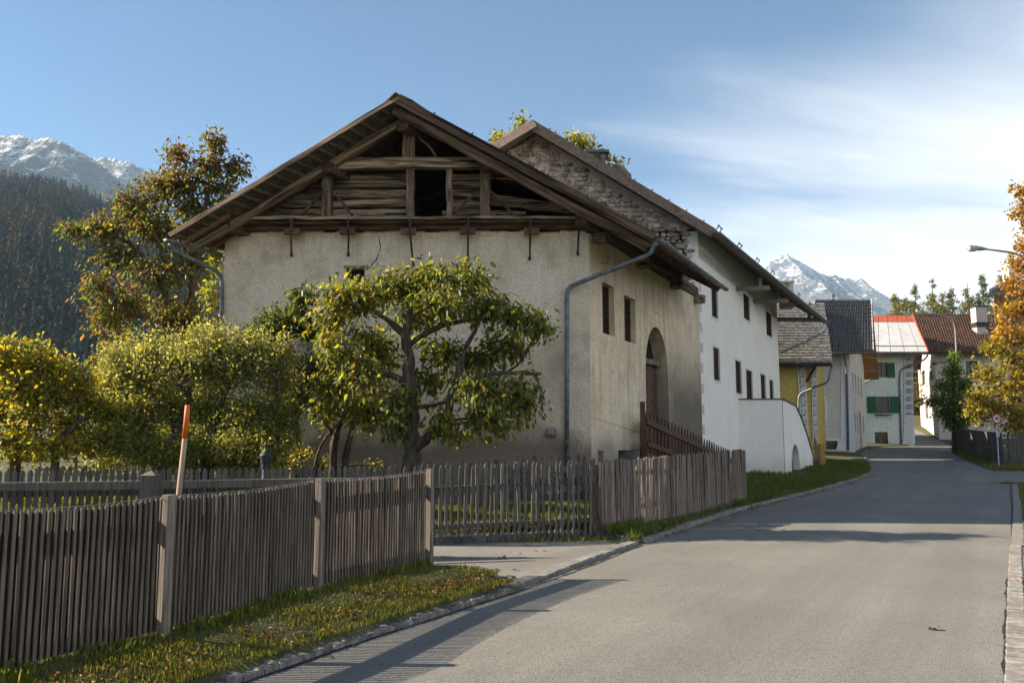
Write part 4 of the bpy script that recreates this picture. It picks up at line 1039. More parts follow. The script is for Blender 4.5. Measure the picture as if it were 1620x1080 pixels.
# yellow house with stone-slab roof
def yellow_house():
    Y0 = 47.3; xL = at(1215,600,Y0).x; xR = at(1292,600,Y0).x
    t = thing('yellow_house', 'ochre yellow house with patterned pilasters and grey stone-slab roof', 'house', (xR, Y0, float(gz(xR,Y0))))
    YEL = plaster('ochre_plaster', (0.50,0.37,0.11), (0.57,0.43,0.14), 6, 0.01)
    eave = at(1250,573,46.4).z
    w = wall_mb((xL,Y0), X_, FN, xR-xL, 0, eave+.4, []); e = WU*9
    w.add([Vector((xR,Y0,0)), Vector((xR,Y0,0))+e, Vector((xR,Y0,eave+.4))+e, Vector((xR,Y0,eave+.4))], [(0,1,2,3)])
    w.build('wall', YEL, t)
    el = at(1200,574,46.3); er = at(1316,574,46.3); rl = at(1215,480,52.0); rr = at(1304,480,52.0); er.z = el.z; rr.z = rl.z
    bl = Vector((rl.x+2, 58, el.z)); br = Vector((rr.x+2.4, 58, el.z))
    SL = pm('stone_slabs', (0.17,0.16,0.148), (0.42,0.395,0.36), 5, rough=.9, bump=.4, c3=(0.12,0.11,0.10), s3=3, rand=.1)
    a, b, n1, n2 = slab_roof(t, el, er, rr, rl, bl, br, .22, WOOD_DARK)
    tiles('stone_slabs', el+n1*.02+Vector((0,-.03,0)), er+n1*.02+Vector((.03,-.03,0)), rr+n1*.02, rl+n1*.02, 52, 22, SL, a, 'slate', .035)
    g = MB(); g.trough([el+Vector((0,-.1,-.1)), er+Vector((0,-.1,-.1))], .09); g.build('gutter', IRON, t, smooth=True)
    PW = pm('sgraffito_white', (0.50,0.50,0.50), (0.60,0.59,0.58), 5, rand=.02); PD = pm('sgraffito_grey', (0.10,0.105,0.125), (0.16,0.165,0.18), 8, rand=.05)
    for (xa, xb, xa2, xb2) in ((1261,1274,1268,1280),(1283,1292,1286,1294)):
        p = [at(xa2,700,Y0-.08), at(xb2,700,Y0-.08), at(xb,578,Y0-.08), at(xa,578,Y0-.08)]
        po = prism_b('pilaster', p, (0,.1,0), PW, t); k = 16
        for i in range(k):
            f = (i+.5)/k; l = p[0].lerp(p[3], f); r = p[1].lerp(p[2], f); o = Vector((0,-.006,0)); h = (p[3].z-p[0].z)/k*.36
            m = MB(); q = [l.lerp(r,.22), l.lerp(r,.78)]
            z = Vector((0,0,h))
            m.prism([q[0]-z+o, q[0].lerp(q[1],.18)-z+o, q[0].lerp(q[1],.18)+z+o, q[0]+z+o], (0,.01,0))
            if i%2: m.prism([q[0].lerp(q[1],.3)+z*.3+o, q[1]+z*.3+o, q[1]+z+o, q[0].lerp(q[1],.3)+z+o], (0,.01,0))
            else: m.prism([q[0].lerp(q[1],.8)-z+o, q[1]-z+o, q[1]+z*.6+o, q[0].lerp(q[1],.8)+z*.6+o], (0,.01,0))
            m.build('sgraffito_motif', PD, po)
    d = MB(); d.tube([er+Vector((-.05,-.05,-.2)), at(1311,600,46.3), at(1308,605,46.4), at(1268,621,47.0), at(1264,626,47.1), at(1263,640,47.1), at(1264,700,47.1)], .055, 8); d.build('downpipe', ZINC, t, smooth=True)
    b_ = MB(); b_.beam(at(1276,604,47.2), at(1291,577,46.6), .1, .12); b_.build('eave_strut', WOOD_DARK, t)
yellow_house()

# grey house with dark tiles and larch soffit
def grey_house():
    Y0 = 50.2; xL = at(1270,640,Y0).x; xR = at(1346,640,Y0).x
    t = thing('grey_house', 'pale grey house with dark tiled roof and orange timber soffit', 'house', (xR, Y0, float(gz(xR,Y0))))
    GREY = plaster('pale_grey_plaster', (0.55,0.52,0.49), (0.62,0.59,0.56), 6, 0.01)
    WARM = plaster('cream_plaster', (0.62,0.56,0.48), (0.70,0.64,0.55), 6, 0.01)
    top = at(1330,553,49.3).z+.6
    hs = [hole(1296,1304,631,658,Y0,xL), hole(1302,1325,697,711,Y0,xL)]
    w = wall_mb((xL,Y0), X_, FN, xR-xL, 0, top, hs, .25); w.build('wall', GREY, t)
    P = PF((xL,Y0), X_, FN)
    for h in hs: window(t, P, X_, FN, h[0], h[1], h[2], h[3], .14, trim=.14, mullion=False)
    sdir = Vector((0.46,0.888,0)); sn = Vector((.888,-.46,0)); C0 = Vector((xR,Y0,0)); Ls = 9.3
    sh = []
    for (u0,u1) in ((1.3,1.9),(3.0,3.6),(4.7,5.3),(6.6,7.2)): sh.append((u0,u1,4.6,5.9,0,.2))
    for (u0,u1) in ((1.6,2.2),(3.2,3.8),(6.8,7.4)): sh.append((u0,u1,2.2,3.4,0,.2))
    sh.append((4.5,5.5,1.0,3.6,0,.25))
    w = wall_mb(C0, sdir, sn, Ls, 0, top, sh, .25)
    B0 = C0+sdir*Ls; zr_ = at(1375,478,54).z-.25
    w.add([C0+Vector((0,0,top)), B0+Vector((0,0,top)), C0.lerp(B0,.5)+Vector((0,0,zr_))], [(0,1,2)])
    w.build('wall', WARM, t); Q = PF(C0, sdir, sn)
    for i, h in enumerate(sh): window(t, Q, sdir, sn, h[0], h[1], h[2], h[3], .15, trim=.08, mullion=False)
    WP = pm('painted_corner', (0.56,0.58,0.62), (0.64,0.65,0.68), 4, rand=.02)
    pl = [at(1322,712,Y0-.05), at(1350,716,Y0-.05), at(1345,560,Y0-.05), at(1331,560,Y0-.05)]; pl[2].x = xR+.02; pl[1].x = xR+.12
    mid = at(1330,690,Y0-.05); m = MB(); m.prism([pl[0],pl[1],pl[2],pl[3],mid], (0,.07,0)); m.build('corner_pilaster', WP, t)
    q = MB(); q.prism([Q(-.06,.3,-.03), Q(1.0,.3,-.03), Q(.6,1.8,-.03), Q(.55,top-.2,-.03), Q(-.03,top-.2,-.03)], -sn*.05); q.build('corner_pilaster', WP, t)
    el = at(1255,556,49.0); er = at(1381,556,49.0); rl = at(1290,475,54.0); rr = at(1377.5,475,54.0)
    br = at(1388.5,598,59.6); bl = Vector((br.x-10, 59.6, br.z))
    LAR = pm('larch_boards', (0.30,0.145,0.05), (0.42,0.22,0.085), 5, (1,1,1), .7, .15, rand=.12)
    a, b, n1, n2 = slab_roof(t, el, er, rr, rl, bl, br, .14, LAR)
    TD = pm('dark_glazed_tiles', (0.085,0.083,0.082), (0.14,0.137,0.134), 6, rough=.6, bump=.1, rand=.05, spec=.5)
    tiles('roof_tiles', el+n1*.03, er+n1*.03, rr+n1*.03, rl+n1*.03, 25, 13, TD, a, 'pan', .05)
    for (p,q_,n) in ((er,rr,n1),(br,rr,n2)):
        m = MB(); m.beam(p-n*.06, q_-n*.06, .06, .22, up=n); m.build('bargeboard', LAR, a)
    m = MB(); m.beam(er+n1*.09, rr+n1*.09, .05, .05, up=n1); m.build('verge_trim', WHITE_TRIM, a)
    for f in (.12,.3,.5,.7,.88):                                   # soffit boards of the rear slope and rafters
        m = MB(); p = br.lerp(rr,f)-n2*.17; m.beam(p, p-Vector((4.5,0,0)), .08, .1); m.build('soffit_rafter', LAR, b)
    g = MB(); g.trough([el+Vector((0,-.1,-.06)), er+Vector((0,-.1,-.06))], .1); g.build('gutter', ZINC, t, smooth=True)
    d = MB(); c = at(1336,562,49.2); d.tube([c, at(1338,575,49.9), at(1340,600,50.05), at(1342,712,50.05)], .06, 8); d.build('downpipe', ZINC, t, smooth=True)
    v = MB(); c = at(1318,474,54); v.tube([c-Vector((0,0,.4)), c+Vector((0,0,.25))], .09, 8); v.lathe(c+Vector((0,0,.22)), [(.14,0),(.14,.08),(.05,.14)], 8); v.build('vent_pipe', ZINC, t)
grey_house()

# white-green house with green shutters
def green_shutter_house():
    Y0 = 61.5; xL = at(1352,640,Y0).x; xR = at(1444.5,640,Y0).x
    t = thing('shutter_house', 'pale mint house with green shutters and light metal-sheet roof', 'house', (xR, Y0, float(gz(xR,Y0))))
    MINT = plaster('mint_plaster', (0.64,0.70,0.63), (0.72,0.77,0.70), 6, 0.008)
    eave = at(1420,556,60.70).z
    hs = [hole(1387,1405,573,597,Y0,xL), hole(1387.5,1407,627,653,Y0,xL), hole(1384.5,1404.5,683,703,Y0,xL)]
    w = wall_mb((xL,Y0), X_, FN, xR-xL, 0, eave+.3, hs, .25); e = Vector((.30,.954,0))*9
    w.add([Vector((xR,Y0,0)), Vector((xR,Y0,0))+e, Vector((xR,Y0,eave+.3))+e, Vector((xR,Y0,eave+.3))], [(0,1,2,3)])
    w.add([Vector((xR,Y0,eave+.3)), Vector((xR,Y0,eave+.3))+e, Vector((xR,Y0,eave+2.6))+e*.5], [(0,1,2)])
    w.build('wall', MINT, t); P = PF((xL,Y0), X_, FN)
    OAK = pm('oak_window_frame', (0.20,0.105,0.04), (0.30,0.165,0.07), 6, rand=.05)
    GRN = pm('green_shutter_paint', (0.008,0.085,0.032), (0.014,0.115,0.045), 5, rough=.5, bump=.1, rand=.05)
    for i, h in enumerate(hs): window(t, P, X_, FN, h[0], h[1], h[2], h[3], .12, trim=.13 if i == 2 else .07, frame=OAK)
    for (x0,x1,y0,y1) in ((1406,1415,574,597),(1372,1381,574,597),(1373,1386,627,653),(1409,1421.5,627,653)):
        a = at(x0,y1,Y0-.06); b = at(x1,y0,Y0-.06); s = MB(); s.box((a.x,Y0-.075,a.z),(b.x,Y0-.03,b.z)); so = s.build('shutter', GRN, t)
        k = 9
        for i in range(k):
            zz = a.z+(b.z-a.z)*(i+.5)/k; m = MB(); m.beam((a.x+.05,Y0-.085,zz), (b.x-.05,Y0-.085,zz), .02, (b.z-a.z)/k*.6); m.build('shutter_slat', GRN, so)
    a = at(1386,655,Y0-.25); b = at(1411,655,Y0-.25); m = MB(); m.box((a.x,Y0-.3,a.z-.05),(b.x,Y0-.012,a.z)); 
    for i in range(9): x = a.x+(b.x-a.x)*i/8; m.beam((x,Y0-.3,a.z), (x,Y0-.3,a.z+.2), .02, .02)
    m.beam((a.x,Y0-.3,a.z+.2), (b.x,Y0-.3,a.z+.2), .02, .025)
    for x in (a.x+.1,b.x-.1): m.tube([(x,Y0-.28,a.z-.05),(x,Y0-.2,a.z-.25),(x,Y0-.02,a.z-.35)], .012, 5)
    m.build('flower_rail', IRON, t)
    PW = pm('sgraffito_white', (.5,.5,.5), (.6,.6,.6)); PD = pm('sgraffito_grey', (.1,.1,.12), (.16,.16,.18))
    pp = [at(1427,707,Y0-.07), at(1445,707,Y0-.07), at(1444.8,558,Y0-.07), at(1430,558,Y0-.07)]
    po = prism_b('pilaster', [pp[0],pp[1],pp[2],pp[3],at(1430.5,672,Y0-.07)], (0,.09,0), PW, t)
    for i in range(7):
        y0 = 567+i*12.8; y1 = y0+12.4; xa, xb = 1432, 1443.8
        c = lambda x,y: at(x,y,Y0-.078); m = MB()
        m.beam(c(xa,y0), c(xa+3,y0+4), .01, .05, up=(0,1,0)); m.beam(c(xb,y0), c(xb-3,y0+4), .01, .05, up=(0,1,0))
        m.beam(c(xa,y1), c(xa+3,y1-4), .01, .05, up=(0,1,0)); m.beam(c(xb,y1), c(xb-3,y1-4), .01, .05, up=(0,1,0))
        m.prism([c(xa+2.2,y0+.2), c(xb-2.2,y0+.2), c(xb-3.8,y0+2.6), c(xa+3.8,y0+2.6)], (0,.012,0)); m.prism([c(xa+3.8,y1-3.2), c(xb-3.8,y1-3.2), c(xb-2.2,y1-1), c(xa+2.2,y1-1)], (0,.012,0))
        m.build('sgraffito_motif', PD, po)
    el = at(1345,557,60.50); er = at(1468,557,60.50); rl = at(1360,500,66.00); rr = at(1443,500,66.00)
    br = Vector((rr.x+1.7, 71.50, el.z)); bl = Vector((rl.x+1.7, 71.50, el.z))
    MET = pm('pale_sheet_metal', (0.46,0.455,0.45), (0.56,0.555,0.545), 2, rough=.6, bump=.06, rand=.05, metal=.0, spec=.5)
    RED = pm('red_lead_sheet', (0.34,0.075,0.04), (0.45,0.11,0.06), 4, rough=.55, bump=.1, rand=.08)
    a, b, n1, n2 = slab_roof(t, el, er, rr, rl, bl, br, .16, WOOD_DARK)
    xs = [0,.2,.36,.52,.70,.88,1.0]; rows = [(0.0,.13,MET),(.145,.80,MET),(.81,1.0,RED)]
    def rp(u,v): return el.lerp(er,u).lerp(rl.lerp(rr,u),v)
    for (v0,v1,mt) in rows:
        for u0,u1 in zip(xs,xs[1:]):
            m = MB(); g_ = .004; m.prism([rp(u0+g_,v0)+n1*.05, rp(u1-g_,v0)+n1*.05, rp(u1-g_,v1)+n1*.05, rp(u0+g_,v1)+n1*.05], -n1*.045); m.build('roof_sheet', mt, a)
    for v in (.137,): m = MB(); m.beam(rp(0,v)+n1*.06, rp(1,v)+n1*.06, .05, .06, up=n1); m.build('snow_bar', ZINC, a)
    m = MB(); m.beam(er+n1*.0, rr+n1*.0, .08, .2, up=n1); m.build('verge_flashing', RED, a)
    g = MB(); g.trough([el+Vector((0,-.1,-.08)), er+Vector((0,-.1,-.08))], .1); g.build('gutter', ZINC, t, smooth=True)
    d = MB(); d.tube([er+Vector((-.05,-.05,-.18)), at(1467,563,60.60), at(1462,569,60.70), at(1428,583,61.40), at(1424,588,61.43), at(1423,600,61.43), at(1426,707,61.43)], .06, 8); d.build('downpipe', ZINC, t, smooth=True)
    d = MB(); d.tube([at(1386,592,60.70), at(1382,599,61.00), at(1368,604,61.40), at(1365,610,61.43), at(1366,706,61.43)], .06, 8); d.build('downpipe', ZINC, t, smooth=True)
green_shutter_house()

# house with brown tile roof at the back of the street
def back_house():
    Y0 = 66.0; C0 = Vector((at(1482,620,Y0).x, Y0, 0)); xR = at(1600,620,Y0).x
    t = thing('back_house', 'pink-white house with brown tiled roof, balcony and white chimney', 'house', (C0.x, Y0, 1.9))
    PK = plaster('pinkish_plaster', (0.55,0.47,0.42), (0.62,0.54,0.48), 6, 0.008)
    eave = at(1500,556,65.2).z; sd = Vector((-.36*-1,.933,0)); sn = Vector((-.933,.36,0))
    fh = [hole(1529,1547,571,600,Y0,C0.x), hole(1560,1570,577,602,Y0,C0.x), hole(1506,1516,566,584,Y0,C0.x)]
    w = wall_mb(C0, X_, FN, xR-C0.x, 0, eave+.3, fh, .25)
    # left wall, seen along the street (lit by the sun)
    def lu(px,py):
        q = onplane(px,py,C0,sn); return (q-C0).dot(sd), q.z
    lh = []
    for (x0,x1,y0,y1) in ((1457,1463,584,608),(1470,1474.5,577,602),(1463,1467,634,662),(1474,1478,640,660)):
        a,zt = lu(x1,y0); b,_ = lu(x0,y0); _,zb = lu(x1,y1); lh.append((a,b,zb,zt,0,.25))
    w.build('wall', PK, t)
    w = wall_mb(C0, sd, sn, 16, 0, eave+.3, lh, .25)
    w.add([C0+Vector((0,0,eave+.3)), C0+sd*16+Vector((0,0,eave+.3)), C0+sd*8+Vector((0,0,eave+4.2))], [(0,1,2)]); w.build('wall', PK, t)
    P = PF(C0, X_, FN); Q = PF(C0, sd, sn)
    for h in fh: window(t, P, X_, FN, h[0], h[1], h[2], h[3], .15, trim=.12)
    for h in lh: window(t, Q, sd, sn, h[0], h[1], h[2], h[3], .15, trim=.05, mullion=False)
    el = at(1464,557,65.0); er = at(1590,557,65.0); rl = at(1445,500,72.0); rr = at(1570,500,72.0)
    bl = Vector((rl.x+2.4,79,el.z)); br = Vector((rr.x+2.4,79,el.z))
    a, b, n1, n2 = slab_roof(t, el, er, rr, rl, bl, br, .2, WOOD_DARK)
    TB = pm('brown_clay_tiles', (0.12,0.062,0.042), (0.215,0.12,0.082), 2.5, rough=.8, bump=.2, c3=(0.10,0.065,0.05), s3=.8, rand=.05)
    tiles('roof_tiles', el+n1*.03, er+n1*.03, rr+n1*.03, rl+n1*.03, 30, 17, TB, a, 'pan', .05)
    m = MB(); m.beam(rl+Vector((0,0,.08)), rr+Vector((0,0,.08)), .25, .12); m.build('ridge_cap', TB, a)
    c0 = at(1542,514,68.5); c1 = at(1558,486,68.5); m = MB(); m.box((c0.x,68.2,c0.z-1.2),(c1.x,69.0,c1.z)); ch = m.build('chimney', PK, t)
    m = MB(); m.box((c0.x-.08,68.12,c1.z),(c1.x+.08,69.08,c1.z+.08)); m.lathe(((c0.x+c1.x)/2,68.6,c1.z+.08), [(.2,0),(.2,.3),(.32,.34),(.1,.6),(.05,.8)], 8); m.build('chimney_cowl', IRON, ch)
    m = MB(); m.box((c0.x-.04,68.15,c0.z-.2),(c1.x+.04,69.05,c0.z+.2)); m.build('flashing', IRON, ch)
    # balcony
    a0,z0 = lu(1461,628); a1,_ = lu(1446,628); z1 = lu(1461,607)[1]
    m = MB(); m.prism([Q(a0,z0-.15,0), Q(a1,z0-.15,0), Q(a1,z0-.15,-.9), Q(a0,z0-.15,-.9)], (0,0,.12)); bo = m.build('balcony', WOOD_DARK, t)
    for i in range(11):
        aa = a0+(a1-a0)*i/10; r = MB(); r.beam(Q(aa,z0,-.86), Q(aa,z1,-.86), .05, .05); r.build('baluster', WOOD_DARK, bo)
    for i in range(5):
        dd = .86*i/5; r = MB(); r.beam(Q(a0,z0,-dd), Q(a0,z1,-dd), .05, .05); r.build('baluster', WOOD_DARK, bo)
    r = MB(); r.beam(Q(a0,z1,-.86), Q(a1,z1,-.86), .09, .07); r.beam(Q(a0,z1,0), Q(a0,z1,-.86), .09, .07); r.build('handrail', WOOD_DARK, bo)
    lm = MB(); q = at(1490,575,65.8); lm.tube([q+Vector((.3,.2,.0)), q+Vector((0,0,.15)), q+Vector((-.5,0,.05))], .03, 6); lm.lathe(q+Vector((-.6,0,-.1)), [(.05,0),(.22,.03),(.12,.14),(.04,.18)], 8); lm.build('wall_lamp', IRON, t)
back_house()
def chalet():
    Y0 = 84; c = at(1568,470,Y0)
    t = thing('chalet', 'timber-clad chalet with grey roof half hidden behind the orange tree', 'house', (c.x, Y0, 3.5))
    LAR = pm('larch_boards', (.3,.145,.05), (.42,.22,.085)); PKW = MATS.get('white_window_trim')
    zt = at(1568,466,Y0).z
    SH = Vector((6.2,9,0)); m = MB(); m.prism([Vector((c.x+.2,Y0,3)),Vector((c.x+3.2,Y0,3)),Vector((c.x+3.2,Y0,zt)),Vector((c.x+.2,Y0,zt))], SH); m.build('timber_wall', LAR, t)
    m = MB(); m.prism([Vector((c.x+3.21,Y0-.2,3)),Vector((c.x+12,Y0-.2,3)),Vector((c.x+12,Y0-.2,zt+1.5)),Vector((c.x+3.21,Y0-.2,zt+1.5))], SH); m.build('wall', WHITE_TRIM, t)
    for i in range(16):
        m = MB(); x = c.x+.3+i*.18; m.beam((x,Y0-.03,zt-3.4), (x,Y0-.03,zt-.1), .05, .13, up=(1,0,0)); m.build('cladding_board', LAR, t)
    p0 = at(1565,462,Y0-1.2); p1 = at(1601,444,Y0-1.2)
    m = MB(); m.prism([p0, p1, p1+Vector((0,0,.3)), p0+Vector((0,0,.3))], (6.5,8,0)); m.build('roof', pm('grey_sheet_roof', (.24,.25,.25), (.34,.34,.34), 3), t)
    m = MB(); m.box((p0.x-.1,Y0-1.25,p0.z-.25),(p0.x+8,Y0-1.0,p0.z+.02)); m.build('eave_beam', ZINC, t)
    a = at(1592,446,Y0+3); m = MB(); m.box((a.x,Y0+2.5,a.z-2.5),(a.x+1.3,Y0+3.6,a.z+1.6)); m.build('chimney', WHITE_TRIM, t)
chalet()

# ------------------------------------------------------------------ fences
def polyline(pts):
    P_ = [Vector((x, y, 0)) for x, y in pts]; L_ = [0]
    for a, b in zip(P_, P_[1:]): L_.append(L_[-1]+(b-a).length)
    def f(s):
        i = max(0, min(len(P_)-2, int(np.searchsorted(L_, s))-1)); k = (s-L_[i])/(L_[i+1]-L_[i]); d = (P_[i+1]-P_[i]).normalized()
        return P_[i].lerp(P_[i+1], k), d
    return f, L_[-1], L_
def picket_mesh(name, w, th, h, mat, tip=0.06, jit=0.0, style='point'):
    m = MB(); a = w/2; b = th/2
    if style == 'point': prof = [(-a,0),(a,0),(a,h-tip),(a*.25,h),(-a*.25,h),(-a,h-tip)]
    elif style == 'round': prof = [(-a,0),(a,0),(a,h-tip),(a*.7,h-tip*.35),(0,h),(-a*.7,h-tip*.35),(-a,h-tip)]
    else: prof = [(-a,0),(a,0),(a*random.uniform(.8,1),h-random.uniform(0,.02)),(-a*random.uniform(.8,1),h-random.uniform(0,.02))]
    prof = [(x+random.uniform(-jit,jit), z+(random.uniform(-jit,jit) if z > 0 else 0)) for x, z in prof]
    m.prism([Vector((x,-b,z)) for x,z in prof], (0,th,0)); return m.mesh(name, mat)
def g1(p): return float(gz(p.x, p.y))
def slat_fence():
    pts = [(-5.6,1.0),(-4.35,3.2),(-3.33,5.45),(-2.72,6.78),(-2.0,8.87),(-1.03,10.72)]
    f, L_, Ls = polyline(pts); tops = [1.23,1.23,1.23,1.235,1.276,1.316]
    t = thing('slat_fence', 'grey narrow-slat timber fence along the grass verge in the foreground', 'fence', (-2.0,8.87,0.1))
    me = [picket_mesh('slat', .0245, .016, 1.0, SLAT, style='flat', jit=.001) for _ in range(8)]; mi = [picket_mesh('slat', .0245, .016, 1.0, SLAT_GAP_SHADE, style='flat', jit=.001) for _ in range(4)]  # mi: added near-black inner row, stands in for the gap shade
    s = 0.02
    while s < L_-.06:
        p, d = f(s); zb = g1(p)+.035+random.uniform(-.006,.006); zt = float(np.interp(s, Ls, tops))
        seg = int(np.searchsorted(Ls, s))-1; k = (s-Ls[seg])/(Ls[seg+1]-Ls[seg]); zt -= .030*math.sin(math.pi*k)
        o = link_mesh('slat', random.choice(me), t, (p.x, p.y, zb), (random.uniform(-.002,.002), random.uniform(-.003,.003), math.atan2(d.y,d.x)+random.uniform(-.02,.02)))
        o.scale = (1,1,zt-zb+random.uniform(-.0025,.0025))
        q = p-Vector((d.y,-d.x,0))*.024-d*.0084  # inner row, added so the gaps look shaded
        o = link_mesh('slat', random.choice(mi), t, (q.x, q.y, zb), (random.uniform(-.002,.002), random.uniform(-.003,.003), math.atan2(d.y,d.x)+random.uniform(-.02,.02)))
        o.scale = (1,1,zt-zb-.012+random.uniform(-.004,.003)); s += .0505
    for i, q in enumerate(pts):
        if i == 0: continue
        p, d = f(Ls[i]); sd = Vector((d.y,-d.x,0)); c = p+sd*.045
        if i == len(pts)-1: c = p+d*.03
        m = MB(); zt = tops[i]+.012; m.beam((c.x,c.y,-.2), (c.x,c.y,zt), .078, .078, up=sd, cham=.01, seg=3, jit=.003); m.build('post', SLAT_TOP, t)
    for (z0, h) in ((1.0-.02,.15),(.26,.14)):
        for i in range(len(pts)-1):
            a, d = f(Ls[i]+.001); b, _ = f(Ls[i+1]-.001); sd = Vector((d.y,-d.x,0))
            m = MB(); za = z0*tops[i]/1.24+.02; zb = z0*tops[i+1]/1.24+.02
            m.beam(a-sd*.056+Vector((0,0,za)), b-sd*.056+Vector((0,0,zb)), .04, h, seg=2); m.build('rail', PICKET, t)
    # wire along the top
    m = MB(); m.tube([Vector((*f(s)[0][:2], float(np.interp(s, Ls, tops))+.004-.03*math.sin(math.pi*((s-Ls[max(0,int(np.searchsorted(Ls,s))-1)])/(Ls[min(len(Ls)-1,int(np.searchsorted(Ls,s)))]-Ls[max(0,int(np.searchsorted(Ls,s))-1)]+1e-6))))) for s in np.linspace(.1,L_-.05,60)], .004, 4); m.build('wire', ZINC, t)
slat_fence()
def pickets(name, label, cat, pts, zt0, zt1, spacing, w, mat, style, part='picket', base=.05, rails=(), jit=.0, lean=.01, tipj=.01, rail_mat=None, group=None, kindm=6, rail_side=1, th=.022, tip=.06, zb0=None):
    f, L_, Ls = polyline(pts); a, _ = f(L_*.5)
    t = thing(name, label, cat, (a.x,a.y,g1(a)), group)
    me = [picket_mesh(part, w*random.uniform(.85,1.12) if jit else w, th, 1.0, mat, tip=tip, style=style, jit=jit) for _ in range(kindm)]
    s = spacing*.5
    while s < L_:
        p, d = f(s); k = s/L_; zb = g1(p)+base; zt = zt0+(zt1-zt0)*k+random.uniform(-tipj,tipj)
        if zb0 is not None: zb = zb0[0]+(zb0[1]-zb0[0])*k
        o = link_mesh(part, random.choice(me), t, (p.x+random.uniform(-jit,jit), p.y+random.uniform(-jit,jit), zb), (random.uniform(-lean,lean), random.uniform(-lean,lean), math.atan2(d.y,d.x)+random.uniform(-.03,.03)))
        o.scale = (1,1,zt-zb); s += spacing*random.uniform(1-8*jit,1+8*jit) if jit else spacing
    for (z0,z1,h,dp) in rails:
        for i in range(len(pts)-1):
            a, d = f(Ls[i]+.001); b, _ = f(Ls[i+1]-.001); sd = Vector((d.y,-d.x,0))*rail_side
            ka, kb = Ls[i]/L_, Ls[i+1]/L_
            m = MB(); m.beam(a-sd*(th/2+dp/2+.002)+Vector((0,0,z0+(z1-z0)*ka)), b-sd*(th/2+dp/2+.002)+Vector((0,0,z0+(z1-z0)*kb)), dp, h, seg=3, jit=.004, cham=.006); m.build('rail', rail_mat or mat, t)
    return t, f, L_
# pointed picket fence of the garden
pickets('picket_fence', 'grey pointed picket fence across the garden behind the snow marker pole', 'fence', [(-9.3,10.9),(-1.62,12.75)], 1.27, 1.315, .0925, .062, PICKET, 'point', rails=((.95,1.0,.09,.04),(.35,.4,.09,.04)), lean=.004, tipj=.004, tip=.045)
def rail_fence():
    a = Vector((-9.0,10.55,1.075)); b = Vector((-1.72,12.42,1.10))
    t = thing('rail_fence', 'grey post-and-rail barrier with capped square post before the pickets', 'fence', (at(241,760,11.2).x, 11.2, .3))
    m = MB(); m.beam(a, b, .05, .115, cham=.008, seg=6, jit=.003); m.build('rail', PICKET, t)
    m = MB(); m.beam(a-Vector((0,0,.55)), b-Vector((0,0,.55)), .05, .115, cham=.008, seg=6, jit=.003); m.build('rail', PICKET, t)
    for px in (-240,241):
        k = 0.5
        for _ in range(20):
            q = a.lerp(b,k); x = topix(q)[0]; k += (px-x)/ (topix(b)[0]-topix(a)[0])
        q = a.lerp(b,k); m = MB(); c = .095
        m.box((q.x-c,q.y-c-.06,-.1),(q.x+c,q.y+c-.06,1.215)); po = m.build('post', PICKET, t)
        m = MB(); c2 = .105; ct = Vector((q.x,q.y-.06,1.285)); m.add([(q.x-c2,q.y-.06-c2,1.218),(q.x+c2,q.y-.06-c2,1.218),(q.x+c2,q.y-.06+c2,1.218),(q.x-c2,q.y-.06+c2,1.218),ct], [(0,1,4),(1,2,4),(2,3,4),(3,0,4),(3,2,1,0)]); m.build('post_cap', SLAT_TOP, po)
rail_fence()
# old gate fence in front of the barn
gt, gf, gL = pickets('gate_fence', 'dark weathered open picket fence across the driveway in front of the barn', 'fence', [(-1.75,14.0),(1.46,15.12)], 1.28, 1.34, .108, .056, PICKET, 'round', base=.02, rails=((.88,.98,.07,.045),(.28,.32,.085,.045)), jit=.004, lean=.03, tipj=.025)
for (x,y,zt,r) in ((1.42,15.18,1.18,.07),(1.50,15.26,.92,.085)):
    m = MB(); m.tube([(x,y,-.1),(x+.01,y,.3),(x-.005,y,.7),(x,y,zt-.05),(x,y,zt)], [r,r*.95,r,r*.92,r*.5], 9); m.build('post', BARK, gt, smooth=True)
pickets('old_fence', 'second dark broken fence with boards leaning behind the gate fence', 'fence', [(-1.75,15.5),(1.75,16.6)], 1.30, 1.40, .16, .085, PICKET, 'round', base=.42, rails=((.62,.66,.16,.04),(.88,.94,.16,.04),(1.1,1.16,.13,.04)), jit=.008, lean=.06, tipj=.06)
# brown stick fence
pickets('stick_fence', 'tall brown fence of dense rough sticks beside the grass bank', 'fence', [(1.52,15.2),(3.2,17.9),(6.35,23.5)], 1.33, 1.47, .098, .088, STICK, 'flat', part='stick', base=.0, rails=((1.1,1.15,.07,.05),(.45,.55,.07,.05)), jit=.008, lean=.028, tipj=.025, th=.03, kindm=10)
